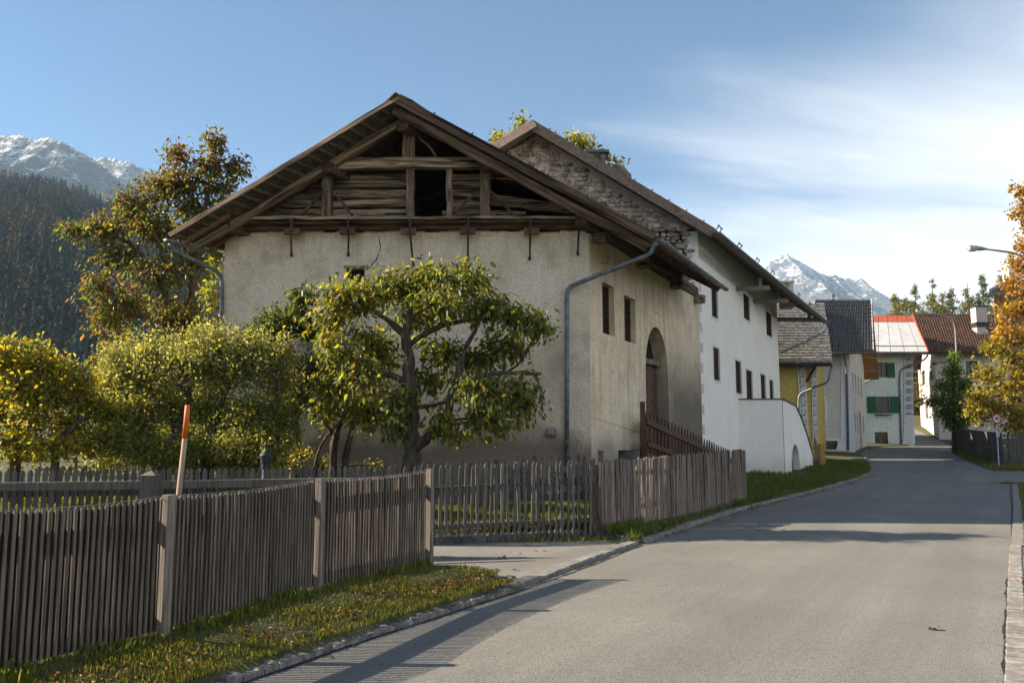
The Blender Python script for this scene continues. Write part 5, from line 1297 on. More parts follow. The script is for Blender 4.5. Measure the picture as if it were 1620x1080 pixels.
# red-brown railing up the barn ramp
rt_, rf, rL = pickets('ramp_railing', 'red-brown pointed picket railing sloping along the barn ramp', 'railing', [(3.5,22.6),(8.15,32.2)], 2.52, 1.36, .36, .15, RAILRED, 'point', base=.0, lean=.005, tipj=.02, th=.03, rails=((2.2,.98,.15,.06),(1.62,.45,.13,.06)), rail_side=-1, zb0=(1.35,.3), tip=.14)
m = MB(); m.beam((3.44,22.5,.2),(3.44,22.5,2.2),.16,.16,cham=.012,seg=2,jit=.004); m.build('post', RAILRED, rt_)
m = MB(); m.beam((3.42,22.42,1.5),(3.42,22.42,2.72),.13,.04,up=(0,1,0)); m.build('picket', RAILRED, rt_)
def ramp():
    a = Vector((3.3,22.4,0)); b = Vector((8.0,32.0,0)); m = MB(); n = WN
    P0 = [a, b]; w_ = .75
    m.add([a+Vector((0,0,-.3)), b+Vector((0,0,-.3)), b+Vector((0,0,.45)), a+Vector((0,0,1.45)), a-n*w_+Vector((0,0,-.3)), b-n*w_+Vector((0,0,-.3)), b-n*w_+Vector((0,0,.45)), a-n*w_+Vector((0,0,1.45))], [(0,1,2,3),(3,2,6,7),(0,3,7,4),(1,5,6,2)])
    o = m.build('barn_ramp', CONCRETE); tag(o, 'low concrete ramp rising along the barn side wall', 'ramp')
ramp()
# garden fence far left, plank fence and pickets far right
pickets('garden_fence', 'distant brown garden paling seen under the yellow tree', 'fence', [(at(55,745,24).x,24),(at(150,742,25).x,25),(at(225,735,28).x,28)], at(100,737,24.5).z, at(215,727,28).z, .2, .1, STICK, 'point', rails=((.9,1.0,.08,.04),), lean=.02, tipj=.02)
pickets('plank_fence', 'tall dark board fence behind the speed limit sign', 'fence', [(24.55,43.0),(25.9,47.6),(27.35,53.0)], at(1580,684,43).z, at(1507,677,53).z, .235, .225, pm('grey_planks', (0.06,0.058,0.06), (0.13,0.12,0.115), 6, (3,3,.3), .9, .3, rand=.22), 'flat', part='plank', rails=((1.2,2.0,.1,.05),), jit=.003, lean=.004, tipj=.015)
pickets('low_picket_fence', 'low grey picket fence in front of the orange tree at the right edge', 'fence', [(24.6,42.8),(31.0,41.4)], at(1582,684,43).z, at(1650,687,41).z, .20, .11, PICKET, 'point', rails=((.85,.85,.08,.04),(1.5,1.5,.08,.04)), lean=.01, tipj=.02)

# ------------------------------------------------------------------ street furniture and small things
def snow_pole():
    a = at(283,790,11.0); a = at(281,800,11.08); b = at(297,641,11.0); m = MB()
    t = thing('snow_pole', 'leaning wooden snow marker pole with bright orange top', 'pole', (a.x, 11.05, float(gz(a.x,11))))
    mid = at(292.5,693,11.02); lo = a+(a-b)*0.55
    m.tube([lo, a, mid], [.034,.034,.033], 9); m.build('shaft', pm('bare_pole_wood', (0.26,0.17,0.12), (0.40,0.29,0.21), 9, (4,4,.4), .8, .2, rand=.05), t, smooth=True)
    m = MB(); m.tube([mid, b, b+(b-mid)*.01], [.0345,.033,.02], 9); m.build('orange_top', pm('orange_paint', (0.50,0.10,0.02), (0.62,0.15,0.03), 9, (4,4,1), .55, .1, rand=.02), t, smooth=True)
snow_pole()
def iron_post():
    c = at(419,770,12.6); t = thing('iron_post', 'black cast-iron post with turned finial behind the picket fence', 'post', (c.x,12.6,float(gz(c.x,12.6))))
    zt = at(419,697,12.6).z; s = 12.6/1350
    prof = [(6.5,-60),(6.5,40),(7,41),(8,44),(6.8,47),(8.2,50),(8.2,54),(9,57),(10,60),(9.5,63),(7,65),(4.5,68),(3,71),(2.2,73),(3.2,76),(3.2,79),(1.5,82),(.3,84)]
    m = MB(); m.lathe((c.x,12.6,zt-84*s), [(r*s,z*s) for r,z in prof[:2]], 16); m.build('shaft', IRON, t, smooth=True)
    m = MB(); m.lathe((c.x,12.6,zt-84*s), [(r*s,z*s) for r,z in prof[1:]], 16); m.build('finial', IRON, t, smooth=True)
iron_post()
def bollard():
    c = at(1301,742,41.0); t = thing('wooden_bollard', 'square orange-brown timber bollard at the road bend', 'bollard', (c.x,41,c.z))
    zt = at(1301,702,41).z; m = MB(); m.beam((c.x,41,c.z+.12),(c.x,41,zt),.25,.25,cham=.02); m.build('shaft', pm('larch_boards', (.3,.145,.05), (.42,.22,.085)), t)
    m = MB(); m.box((c.x-.1,40.9,c.z-.3),(c.x+.1,41.1,c.z+.12)); m.build('foot', IRON, t)
bollard()
pickets('stake_fence', 'few dark upright stakes between the stair porch and the bollard', 'fence', [(at(1286,740,42.5).x,42.2),(at(1297,740,43.5).x,43.6)], at(1290,688,42.5).z, at(1297,700,43.5).z, .3, .14, WOOD_Z, 'flat', part='stake', rails=((1.4,1.4,.1,.05),), jit=.01, lean=.03, tipj=.1)
def speed_sign():
    Y = 42.6; c = at(1577,662,Y); b = at(1581,736,Y); t = thing('speed_sign', 'round red-rimmed 40 speed limit sign on a grey pole', 'sign', (b.x,Y,b.z))
    R_ = at(1585.3,662,Y).x-c.x
    m = MB(); m.tube([(b.x,Y+.05,b.z-.3),(c.x+.01,Y+.05,c.z+.2)], .035, 8); m.build('pole', pm('galvanised_pole', (0.36,0.37,0.38), (0.46,0.47,0.48), 6, rough=.5, rand=.02), t)
    def disc(r, y, name, mat, th=.012):
        m = MB(); m.prism([Vector((c.x+r*math.cos(a),y,c.z+r*math.sin(a))) for a in np.linspace(0,2*math.pi,33)[:-1]], (0,th,0)); return m.build(name, mat, t)
    disc(R_, Y, 'red_rim', pm('sign_red', (0.36,0.05,0.04), (0.43,0.07,0.055), 6, rough=.45, rand=.02))
    disc(R_*.66, Y-.004, 'white_face', pm('sign_white', (0.66,0.67,0.68), (0.72,0.73,0.74), 6, rough=.45, rand=.02), .003)
    fc = bpy.data.curves.new('numeral', 'FONT'); fc.body = '40'; fc.size = R_*1.05; fc.align_x = 'CENTER'; fc.align_y = 'CENTER'; fc.extrude = .001; fc.offset = .006; fc.space_character = .95
    fc.materials.append(pm('sign_black', (0.012,0.012,0.014), (0.02,0.02,0.022), 5, rand=0, bump=0)); tmp = bpy.data.objects.new('numeral_text', fc); COL.objects.link(tmp); bpy.context.view_layer.update()
    nm = bpy.data.meshes.new_from_object(tmp.evaluated_get(bpy.context.evaluated_depsgraph_get())); bpy.data.objects.remove(tmp); bpy.data.curves.remove(fc)
    nm.name = 'numeral'; link_mesh('numeral', nm, t, (c.x,Y-.007,c.z), (math.pi/2,0,0))
    p = at(1578.5,686,Y); m = MB(); m.box((p.x-.07,Y-.01,p.z-.15),(p.x+.07,Y+.01,p.z+.13)); pl = m.build('small_plate', MATS['sign_white'], t)
    for i in range(3):
        m = MB(); z = p.z-.1+i*.08; m.box((p.x-.04,Y-.014,z),(p.x+.04,Y-.009,z+.04)); m.build('plate_mark', MATS['sign_black'], pl)
speed_sign()
def lamps():
    LG = pm('lamp_grey', (0.20,0.20,0.20), (0.28,0.28,0.28), 6, rough=.5, rand=.02, metal=.2); LENS = pm('lamp_lens', (0.52,0.52,0.50), (0.6,0.6,0.58), 6, rough=.3, rand=.02)
    Y = 30.0; h = at(1529,393,Y); e = at(1559,394,Y); pole = Vector((18.75,29.6,0))
    t = thing('street_lamp', 'grey cobra-head street lamp reaching in from the right edge', 'street lamp', (pole.x,pole.y,float(gz(pole.x,pole.y))))
    pts = [pole+Vector((0,0,-.2)), pole+Vector((0,0,6.6)), pole+Vector((-.1,.05,7.4)), pole+Vector((-.35,.12,7.85)), at(1618,405,Y), at(1600,399.5,Y), at(1575,396,Y), e]
    m = MB(); m.tube(pts, [.09,.06,.05,.045,.042,.04,.036,.036], 10); m.build('pole', LG, t, smooth=True)
    def head(h, e, w, name):
        d = (e-h).normalized(); sd = Vector((0,1,0)); u = Vector((0,0,1)); L_ = (e-h).length; m = MB()
        prof = [(0,.05,.02,.03),(.12,.8,.13,.05),(.45,1,.12,.07),(.8,.75,.08,.06),(1.0,.45,.05,.05)]; vs_ = []
        for (f,ww,top,bot) in prof:
            c = h+d*L_*f; a = w*ww/2
            vs_ += [c+sd*a-u*bot*.6, c+sd*a*.75+u*top*.7, c+u*top, c-sd*a*.75+u*top*.7, c-sd*a-u*bot*.6, c-u*bot*.6]
        fs = []
        for i in range(len(prof)-1):
            for j in range(6): fs.append((i*6+j, i*6+(j+1)%6, i*6+6+(j+1)%6, i*6+6+j))
        fs += [tuple(range(5,-1,-1)), tuple(len(prof)*6-6+j for j in range(6))]
        m.add(vs_, fs); ho = m.build('lamp_head', LG, t, smooth=False)
        m = MB(); m.prism([h+d*L_*.08-sd*w*.35-u*.03, h+d*L_*.5-sd*w*.4-u*.03, h+d*L_*.5+sd*w*.4-u*.03, h+d*L_*.08+sd*w*.35-u*.03], -u*.05); m.build('lens', LENS, ho)
    head(h, e, .3, 'lamp_head')
    Y = 60.0; p0 = at(1513,600,Y); 
    t = thing('street_lamp', 'tall curved street lamp standing before the brown tiled roof', 'street lamp', (p0.x,Y,float(gz(p0.x,Y))))
    pts = [Vector((p0.x,Y,1.2)), at(1513,560,Y), at(1512,535,Y), at(1511,520,Y), at(1508,509,Y), at(1502,503,Y), at(1493,499,Y), at(1480,496.5,Y), at(1465,494.5,Y)]
    m = MB(); m.tube(pts, [.09,.06,.055,.05,.045,.042,.04,.04,.04], 9); m.build('pole', LG, t, smooth=True)
    head(at(1448,491,Y), at(1466,494.5,Y), .3, 'lamp_head')
lamps()
def red_cloth():
    Y = 54.5; a = at(1523,672,Y); b = at(1525,656,Y); t = thing('red_parasol', 'small furled red cloth on a stick above the board fence', 'parasol', (a.x,Y,1.3))
    m = MB(); m.tube([(a.x,Y,1.0), b+Vector((.02,0,.15))], .03, 6); m.build('stick', IRON, t)
    m = MB(); m.tube([a, a.lerp(b,.3), a.lerp(b,.8), b], [.18,.17,.10,.05], 7); m.build('cloth', pm('red_cloth', (0.5,0.03,0.025), (0.62,0.05,0.04), 6, rand=.02), t, smooth=True)
red_cloth()
# ------------------------------------------------------------------ trees
def leaf_geo(pos, axis, length, width, col, fold=0.25, curl=0.15):
    """leaves as folded, slightly curled blades; returns verts (N*6), quads and colours"""
    N_ = len(pos); ax = axis/np.linalg.norm(axis, axis=1, keepdims=True)
    r = RNG.normal(size=(N_,3)); sd = np.cross(ax, r); sd /= np.linalg.norm(sd, axis=1, keepdims=True)+1e-9; nm = np.cross(sd, ax)
    L_ = length[:,None]; W_ = width[:,None]
    T = [(0,0,0),(.32,-.5,fold*.5),(.70,-.38,fold*.3),(1,0,-curl),(.70,.38,fold*.3),(.32,.5,fold*.5)]
    V = np.stack([pos+ax*L_*a+sd*W_*b+nm*W_*c for a,b,c in T], 1)
    i = np.arange(N_)[:,None]*6
    F = np.concatenate([i+np.array([[0,3,2,1]]), i+np.array([[0,5,4,3]])])
    C = np.repeat(col[:,None,:], 6, 1)
    return V.reshape(-1,3), F, C.reshape(-1,3)
def twig_geo(P, R, n=3):
    """P (N,K,3) polylines, R (N,K) radii -> thin tubes"""
    N_, K, _ = P.shape; d = np.gradient(P, axis=1); d /= np.linalg.norm(d, axis=2, keepdims=True)+1e-9
    a = np.cross(d, np.array([0.31,0.2,0.93])); a /= np.linalg.norm(a, axis=2, keepdims=True)+1e-9; b = np.cross(d, a)
    th = np.arange(n)*2*math.pi/n
    V = P[:,:,None,:]+(a[:,:,None,:]*np.cos(th)[None,None,:,None]+b[:,:,None,:]*np.sin(th)[None,None,:,None])*R[:,:,None,None]
    base = (np.arange(N_)*K*n)[:,None,None]+(np.arange(K-1)*n)[None,:,None]; j = np.arange(n)[None,None,:]; j2 = (np.arange(n)+1)%n
    F = np.stack([base+j, base+j2[None,None,:], base+n+j2[None,None,:], base+n+j], 3)
    return V.reshape(-1,3), F.reshape(-1,4)
def pick_colours(N_, pal):
    w = np.array([p[0] for p in pal]); c = np.array([p[1] for p in pal]); k = RNG.choice(len(pal), N_, p=w/w.sum())
    m = RNG.choice(len(pal), N_, p=w/w.sum()); f = RNG.random((N_,1))*.5
    return (c[k]*(1-f)+c[m]*f)*RNG.uniform(.72,1.3,(N_,1))
def make_tree(name, label, Y, base, limbs, clumps, leaf, pal, droop=.4, nleaf=9, lspread=.06, group=None, bark=BARK, parts=0, sub_r=.035, dens=1.0, pal_fn=None, twig_r=.008, base_z=None):
    """tapered trunk and limbs, a limb to every foliage clump, twigs through the clump's volume, leaves along the twigs"""
    b = at(base[0], 700, Y); zb = float(gz(b.x, Y)) if base_z is None else base_z
    t = thing(name, label, 'tree', (b.x, Y, zb), group); pts = []
    tb = MB()
    for lim, r0, r1 in limbs:
        P_ = [at(q[0], q[1], Y+(q[2] if len(q) > 2 else 0)) if q[1] is not None else Vector((at(q[0],700,Y).x, Y, zb-.15)) for q in lim]
        dense = []
        for a, c in zip(P_, P_[1:]):
            n = max(2, int((c-a).length/.25)); dense += [a.lerp(c, i/n) for i in range(n)]
        dense.append(P_[-1]); n = len(dense)
        for _ in range(2): dense = [dense[0]]+[(dense[i-1]+dense[i]*2+dense[i+1])/4 for i in range(1,n-1)]+[dense[-1]]
        am = r0*.18
        dense = [p+Vector((random.uniform(-am,am), random.uniform(-am,am), 0)) if 0 < i < n-1 else p for i, p in enumerate(dense)]
        rad = [(r0+(r1-r0)*(i/(n-1)))*random.uniform(.9,1.12) for i in range(n)]
        tb.tube(dense, rad, 10); pts += list(zip(dense, rad))
    am = limbs[0][1]*.07; tb.v = [p+Vector((random.uniform(-am,am), random.uniform(-am,am), random.uniform(-am,am))) for p in tb.v]
    TP = []; TR = []; LP = []; LA = []; LC = []
    ppos = np.array([p[0] for p in pts])
    for cl in clumps:
        px, py, rx, ry, yo, nt = cl; c = np.array(at(px, py, Y+yo)); s = Y/1350
        rad = np.array([rx*s, (rx+ry)*.5*s, ry*s]); nt = max(3, int(nt*dens))
        d = np.linalg.norm(ppos-c, axis=1)+np.maximum(0, ppos[:,2]-c[2])*1.2; st = ppos[int(np.argmin(d))]
        K = 6; tt = np.linspace(0,1,K)[:,None]; mid = (st+c)/2+np.array([0,0,.12*np.linalg.norm(c-st)])+RNG.normal(size=3)*.08*np.linalg.norm(c-st)
        sub = (1-tt)**2*st+2*tt*(1-tt)*mid+tt**2*c
        tb.tube([Vector(q) for q in sub], list(np.linspace(sub_r, sub_r*.35, K)), 6)
        u = RNG.normal(size=(nt,3)); u /= np.linalg.norm(u, axis=1, keepdims=True); u *= RNG.uniform(.25,1,(nt,1))**.5
        end = c+u*rad*(1.0+.55*RNG.random((nt,1))**4); f = RNG.uniform(.45,1,nt); i0 = np.minimum((f*(K-1)).astype(int), K-2); fr = (f*(K-1)-i0)[:,None]
        s0 = sub[i0]*(1-fr)+sub[i0+1]*fr
        K2 = 5; q = np.linspace(0,1,K2)[None,:,None]; ln = np.linalg.norm(end-s0, axis=1)[:,None]
        m2 = (s0+end)/2+np.concatenate([RNG.normal(size=(nt,2))*.1*ln, .16*ln+0*ln], 1)
        tw = (1-q)**2*s0[:,None]+2*q*(1-q)*m2[:,None]+q**2*end[:,None]
        TP.append(tw); TR.append(np.repeat(np.linspace(twig_r,twig_r*.35,K2)[None], nt, 0))
        k = RNG.uniform(.25,1.02,(nt,nleaf)); a0 = np.minimum((k*(K2-1)).astype(int), K2-2); fr = (k*(K2-1)-a0)[...,None]
        ii = np.arange(nt)[:,None]; p = tw[ii,a0]*(1-fr)+tw[ii,a0+1]*fr; dr = tw[ii,a0+1]-tw[ii,a0]; dr /= np.linalg.norm(dr, axis=2, keepdims=True)+1e-9
        ax = dr*.5+RNG.normal(size=dr.shape)*.55; ax[...,2] -= droop
        LP.append((p+RNG.normal(size=p.shape)*lspread).reshape(-1,3)); LA.append(ax.reshape(-1,3))
        n_ = p.shape[0]*p.shape[1]; pl = pal_fn(cl) if pal_fn else pal
        twc = np.repeat(RNG.uniform(.8,1.2,(nt,1)), nleaf, 1).reshape(-1,1)
        LC.append(pick_colours(n_, pl)*twc)
    tb.build('trunk', bark, t, smooth=True)
    V, F = twig_geo(np.concatenate(TP), np.concatenate(TR)); o = link_mesh('twigs', fast_mesh('twigs', V, F, bark), t, (0,0,0)); o.location = -wloc(t); o['kind'] = 'stuff'
    LP = np.concatenate(LP); LA = np.concatenate(LA); LC = np.concatenate(LC); N_ = len(LP)
    ln = leaf[0]*RNG.uniform(.5,1.35,N_); wd = ln*leaf[1]*RNG.uniform(.85,1.15,N_)
    keep = np.ones(N_, bool)
    if parts:
        near = np.argsort(LP[:,1]+RNG.uniform(0,.5,N_))[:parts]; keep[near] = False
        var = []
        for k in range(24):
            c = pick_colours(1, pal); V, F, C = leaf_geo(np.zeros((1,3)), np.array([[0,0,-1.0]])+RNG.normal(size=(1,3))*.1, np.array([1.0]), np.array([leaf[1]]), c); var.append(fast_mesh('leaf', V, F, LEAF, C))
        for i in near:
            d = Vector(LA[i]).normalized(); e = d.to_track_quat('-Z','Y').to_euler()
            o = link_mesh('leaf', var[int(RNG.integers(24))], t, LP[i], e); o.scale = (ln[i],)*3
    V, F, C = leaf_geo(LP[keep], LA[keep], ln[keep], wd[keep], LC[keep])
    o = link_mesh('crown', fast_mesh('crown', V, F, LEAF, C), t, (0,0,0)); o.location = -wloc(t); o['kind'] = 'stuff'
    return t
G = (.065,.09,.018); DG = (.032,.052,.014); YG = (.20,.20,.026); YE = (.36,.27,.025); OR = (.24,.11,.02); RB = (.085,.034,.018); BR = (.11,.07,.03); GG = (.19,.20,.10); LG_ = (.145,.175,.035)
# cherry tree in front of the barn
make_tree('cherry_tree', 'spreading old cherry tree with drooping leaves before the barn wall', 16.0, (650,740),
    [([(652,None),(651,720),(650,700),(652,680),(656,645),(652,610),(646,570),(640,530),(645,500),(662,470)],.19,.07),
     ([(655,705),(672,696),(690,680),(705,660),(713,635),(722,600),(735,560),(750,520),(765,495)],.13,.02),
     ([(652,615),(635,600),(612,590),(592,586),(576,583)],.085,.04),
     ([(640,530),(615,505),(585,490)],.06,.03), ([(648,545),(680,520),(720,510),(770,498),(830,505)],.06,.025),
     ([(715,620),(745,600),(775,590),(815,589),(856,592)],.06,.028), ([(845,592),(853,600),(852,612)],.018,.006), ([(825,590),(826,606)],.015,.006), ([(800,589),(822,577),(830,560)],.02,.008), ([(656,645),(690,640),(720,632)],.04,.02)],
    [(560,470,70,36,-.3,80),(620,455,60,36,.3,70),(690,440,55,34,0,70),(745,440,38,26,.3,40),(700,480,70,30,-.5,60),(770,490,55,26,0,60),(830,505,44,20,-.2,46),(862,522,20,10,-.2,14),
     (515,505,34,32,.2,36),(525,560,40,44,-.4,56),(520,625,36,42,.2,46),(570,600,40,40,-.6,46),(590,540,46,30,.5,36),(570,660,34,24,.3,28),(625,630,36,34,-.4,36),(620,680,26,22,0,16),
     (700,560,44,28,.4,44),(760,570,44,26,.5,50),(680,600,34,30,.5,30),(655,500,50,30,.6,44),(800,545,44,24,.4,40),(600,570,50,36,.6,50),(760,620,54,30,-.5,60),(815,620,38,30,-.2,40),(700,660,30,26,-.5,26),(775,665,40,22,-.3,34),(830,650,24,26,.1,20),(725,690,30,16,.2,12),(800,680,22,12,0,12)],
    (.132,.42), [(5,G),(3,LG_),(2.2,YG),(1.0,YE),(1.0,BR),(.5,OR)], droop=.85, nleaf=10, lspread=.10, parts=300, dens=1.05,
    pal_fn=lambda c: [(4,G),(4,LG_),(2.6,YG),(.5,YE),(.8,BR),(.2,OR)] if c[0] < 600 else [(5,G),(4,LG_),(2.0,YG),(.15,YE),(.7,BR)])
# tall reddish cherry behind the barn corner
make_tree('tall_cherry_tree', 'tall cherry tree with reddish autumn leaves left of the barn roof', 27.0, (285,740),
    [([(285,None),(288,680),(296,600),(300,520),(306,440),(318,360),(332,290),(340,240)],.26,.05), ([(300,560),(278,500),(250,440),(215,390),(160,365)],.13,.03),
     ([(306,440),(340,400),(360,360)],.09,.03), ([(300,520),(250,500),(200,500),(160,470)],.1,.03), ([(318,360),(290,310),(278,270)],.07,.025), ([(288,640),(240,600),(200,580)],.09,.03)],
    [(250,300,46,30,.2,50),(300,292,36,30,0,44),(228,338,46,30,.3,46),(290,370,46,34,-.3,50),(338,222,16,16,0,26),(330,262,34,24,0,44),(282,244,24,18,.3,30),(272,285,34,26,0,44),(378,268,20,20,.2,28),(355,300,36,28,0,40),(310,330,50,34,.3,60),(215,320,40,30,0,50),(240,360,54,36,-.3,70),(165,360,40,24,0,44),(112,365,26,12,.2,22),(185,405,46,30,.2,56),
     (150,450,34,26,0,36),(250,430,60,40,-.4,76),(310,420,36,50,.2,56),(200,480,52,38,.2,60),(275,500,52,44,-.5,70),(165,510,40,30,.3,36),(230,550,60,40,0,66),(300,570,44,40,0,46),(180,570,46,36,.4,44),(255,610,60,36,0,50)],
    (.155,.42), [(4,G),(2,LG_),(3,RB),(2,BR),(1.5,OR),(.8,YG)], droop=.7, nleaf=13, lspread=.15, sub_r=.045, dens=1.15,
    pal_fn=lambda c: [(3,G),(4,RB),(2,BR),(.5,OR),(1.5,LG_)] if c[1] < 300 else ([(6,G),(2,LG_),(2.6,RB),(2.2,BR),(.4,OR),(.4,YG)] if c[1] < 470 else [(4,G),(2.6,LG_),(1.8,RB),(1.6,OR),(1.0,YG),(.3,YE),(1.4,BR)]))
make_tree('yellow_tree', 'low fruit tree with bright yellow leaves at the left edge', 15.0, (30,740),
    [([(22,None),(26,710),(18,670),(5,630),(0,590)],.13,.05), ([(24,690),(50,650),(70,610)],.07,.03), ([(88,None),(86,715),(98,690),(120,670)],.09,.04), ([(18,670),(-20,640),(-60,620)],.07,.03)],
    [(0,572,50,22,0,60),(60,580,44,24,.2,60),(20,615,50,30,-.3,60),(85,630,46,28,0,56),(-10,655,46,30,0,46),(50,665,50,30,-.4,56),(105,670,40,26,.3,46),(130,625,36,24,.4,34),(10,705,50,20,-.2,40),(85,708,46,18,-.3,40),(130,705,30,16,.2,24),(-60,600,50,40,0,50),(150,650,30,24,.4,26),(20,548,8,16,0,12),(60,552,9,18,0,12),(112,590,9,26,0,14),(145,600,8,22,.3,12),(-20,552,10,18,0,12)],
    (.088,.5), [(3,YE),(3.6,YG),(2.4,LG_),(1.8,G),(.3,OR)], droop=.3, nleaf=14, lspread=.10, dens=1.0)
make_tree('apple_tree', 'dense grey-green apple tree behind the picket fence and snow marker', 16.0, (300,745),
    [([(262,None),(250,720),(238,700),(225,680),(205,650)],.13,.05), ([(250,None),(258,725),(268,705),(285,670),(300,630)],.12,.05), ([(328,None),(326,720),(330,690),(345,650),(360,610)],.14,.05), ([(308,None),(306,715),(292,690),(270,660)],.12,.05), ([(330,690),(370,670),(410,660),(440,640)],.07,.03)],
    [(175,610,40,32,.3,60),(225,590,50,34,0,80),(285,580,50,34,-.3,80),(340,585,50,38,.3,80),(395,590,48,36,0,80),(440,605,34,38,.4,54),(160,655,46,32,-.4,70),(215,655,50,36,-.2,80),(275,645,50,34,.2,70),(335,650,50,34,0,70),(395,655,50,36,-.4,76),(445,665,36,34,0,54),(180,695,46,22,-.2,54),(240,695,36,16,.4,30),(390,695,40,22,.3,46),(440,710,36,22,.2,40),(250,560,40,18,0,46),(330,552,44,20,.2,56),(390,556,36,18,0,46),(190,575,34,18,0,36),(440,565,26,16,0,26),(175,565,8,26,0,14),(205,552,9,28,.2,16),(240,540,9,26,0,16),(272,538,8,24,.3,14),(305,535,10,24,0,18),(345,530,9,26,.2,18),(378,535,9,26,0,16),(412,540,9,26,.2,16),(450,550,8,26,0,12),(225,560,7,30,-.3,12),(325,545,7,30,-.3,12),(210,720,60,16,.8,50),(290,715,44,18,1.0,50),(360,722,50,16,.8,50),(430,735,40,12,.6,36),(150,725,36,14,.8,30),(165,700,50,26,-.7,60),(225,712,44,22,-.7,46),(300,708,40,22,-.6,40),(370,706,46,26,-.7,56),(430,706,44,26,-.6,50),(270,735,40,12,-.5,26),(400,738,50,12,-.5,36)],
    (.062,.5), [(4,GG),(3,G),(3,LG_),(1.4,YG),(.4,YE)], droop=.0, nleaf=28, lspread=.11, twig_r=.006, dens=1.15,
    pal_fn=lambda c: [(6,(.23,.235,.12)),(2,LG_),(2,YG),(.6,G)] if c[1] < 630 else [(2.4,GG),(2.4,G),(4,LG_),(2.2,YG),(.4,YE)])
make_tree('dark_shrub_tree', 'dark green leafy tree between the apple tree and the barn wall', 18.4, (470,745),
    [([(470,None),(468,690),(462,620),(460,540)],.12,.04), ([(468,660),(500,610),(510,560)],.07,.03)],
    [(480,470,22,16,0,36),(450,505,46,28,0,80),(415,530,40,24,.2,60),(500,520,30,34,.3,50),(430,575,46,34,0,70),(495,590,36,44,.2,70),(460,630,44,34,0,60),(400,560,24,20,.3,30),(520,650,30,30,.4,34)],
    (.085,.5), [(5,DG),(4,G),(1.2,LG_)], droop=.1, nleaf=20, lspread=.08)
make_tree('double_trunk_tree', 'small mossy tree with two slim trunks beside the cherry tree', 17.3, (545,745),
    [([(527,None),(527,715),(530,690),(540,665),(548,640)],.10,.05), ([(548,None),(545,720),(555,690),(562,660),(575,630)],.085,.04), ([(530,690),(515,670),(500,650)],.05,.02), ([(495,None),(500,715),(515,690),(535,672)],.03,.02)],
    [(515,650,34,26,.2,30),(560,645,40,22,.4,30),(585,665,30,16,.4,20),(530,620,34,24,.5,26),(590,625,30,24,.5,20)],
    (.09,.5), [(3,G),(3,LG_),(2,YG),(1,YE)], droop=.3, nleaf=11, lspread=.09)
make_tree('barn_corner_vine', 'pale green climbing shrub against the left corner of the barn', 20.6, (330,745),
    [([(338,None),(338,680),(340,600),(338,520),(342,430)],.04,.015), ([(330,None),(325,660),(322,580)],.03,.015)],
    [(340,415,14,26,-.5,24),(332,470,18,30,-.5,34),(325,530,24,34,-.5,44),(325,590,32,34,-.4,50),(345,560,12,30,-.5,24)],
    (.10,.5), [(4,LG_),(3,YG),(2,G)], droop=.4, nleaf=9, lspread=.07)
make_tree('low_bush', 'yellowish low bush growing at the foot of the barn wall', 17.8, (480,760),
    [([(480,None),(478,735),(474,715)],.03,.015), ([(500,None),(502,740),(505,720)],.03,.015)],
    [(470,720,34,16,0,26),(505,735,26,12,0,18),(440,735,30,12,-.2,20),(600,738,14,8,0,6)],
    (.07,.5), [(2,LG_),(3,YG),(1.5,YE),(1,G)], droop=.1, nleaf=9, lspread=.06)
make_tree('garden_tree', 'dark green treetop behind the yellow tree at the far left', 33.0, (40,735),
    [([(40,None),(40,640),(42,560)],.2,.06)],
    [(15,556,26,22,0,60),(55,560,28,22,0,60),(85,575,22,20,.3,40),(30,600,40,30,0,60),(-30,580,40,30,0,50),(105,600,26,24,0,36)],
    (.14,.5), [(4,DG),(3,G),(.8,LG_)], droop=.1, nleaf=12, lspread=.16)
make_tree('garden_hedge', 'loose green shrubbery at the back of the garden under the apple tree', 24.0, (200,745),
    [([(120,None),(122,720),(118,700)],.05,.02), ([(230,None),(228,715),(235,690)],.05,.02), ([(330,None),(328,715),(325,690)],.05,.02)],
    [(40,715,60,16,2,60),(120,700,50,20,1,56),(200,690,60,24,1,70),(280,690,60,26,0,70),(350,690,40,28,-1,50),(160,640,60,30,2,60),(240,640,60,30,2,60),(320,650,50,30,0,50)],
    (.10,.5), [(4,DG),(4,G),(2,LG_),(1,YG)], droop=.1, nleaf=20, lspread=.14)
make_tree('rear_tree', 'pale green treetop showing above the white house ridge', 46.0, (860,735),
    [([(860,None),(862,500),(860,350),(852,260)],.34,.1), ([(862,420),(900,320),(915,250)],.16,.05), ([(860,350),(810,270),(790,240)],.13,.04), ([(900,320),(940,280),(960,262)],.1,.04)],
    [(790,219,14,10,0,20),(826,192,10,9,0,14),(812,225,20,12,0,20),(905,220,20,9,0,26),(928,228,20,12,0,26),(950,250,16,12,0,18),(976,262,12,8,0,12),(870,225,36,12,0,24),(900,245,30,16,0,26)],
    (.21,.55), [(4,LG_),(3,YG),(1.5,YE)], droop=.2, nleaf=10, lspread=.2)
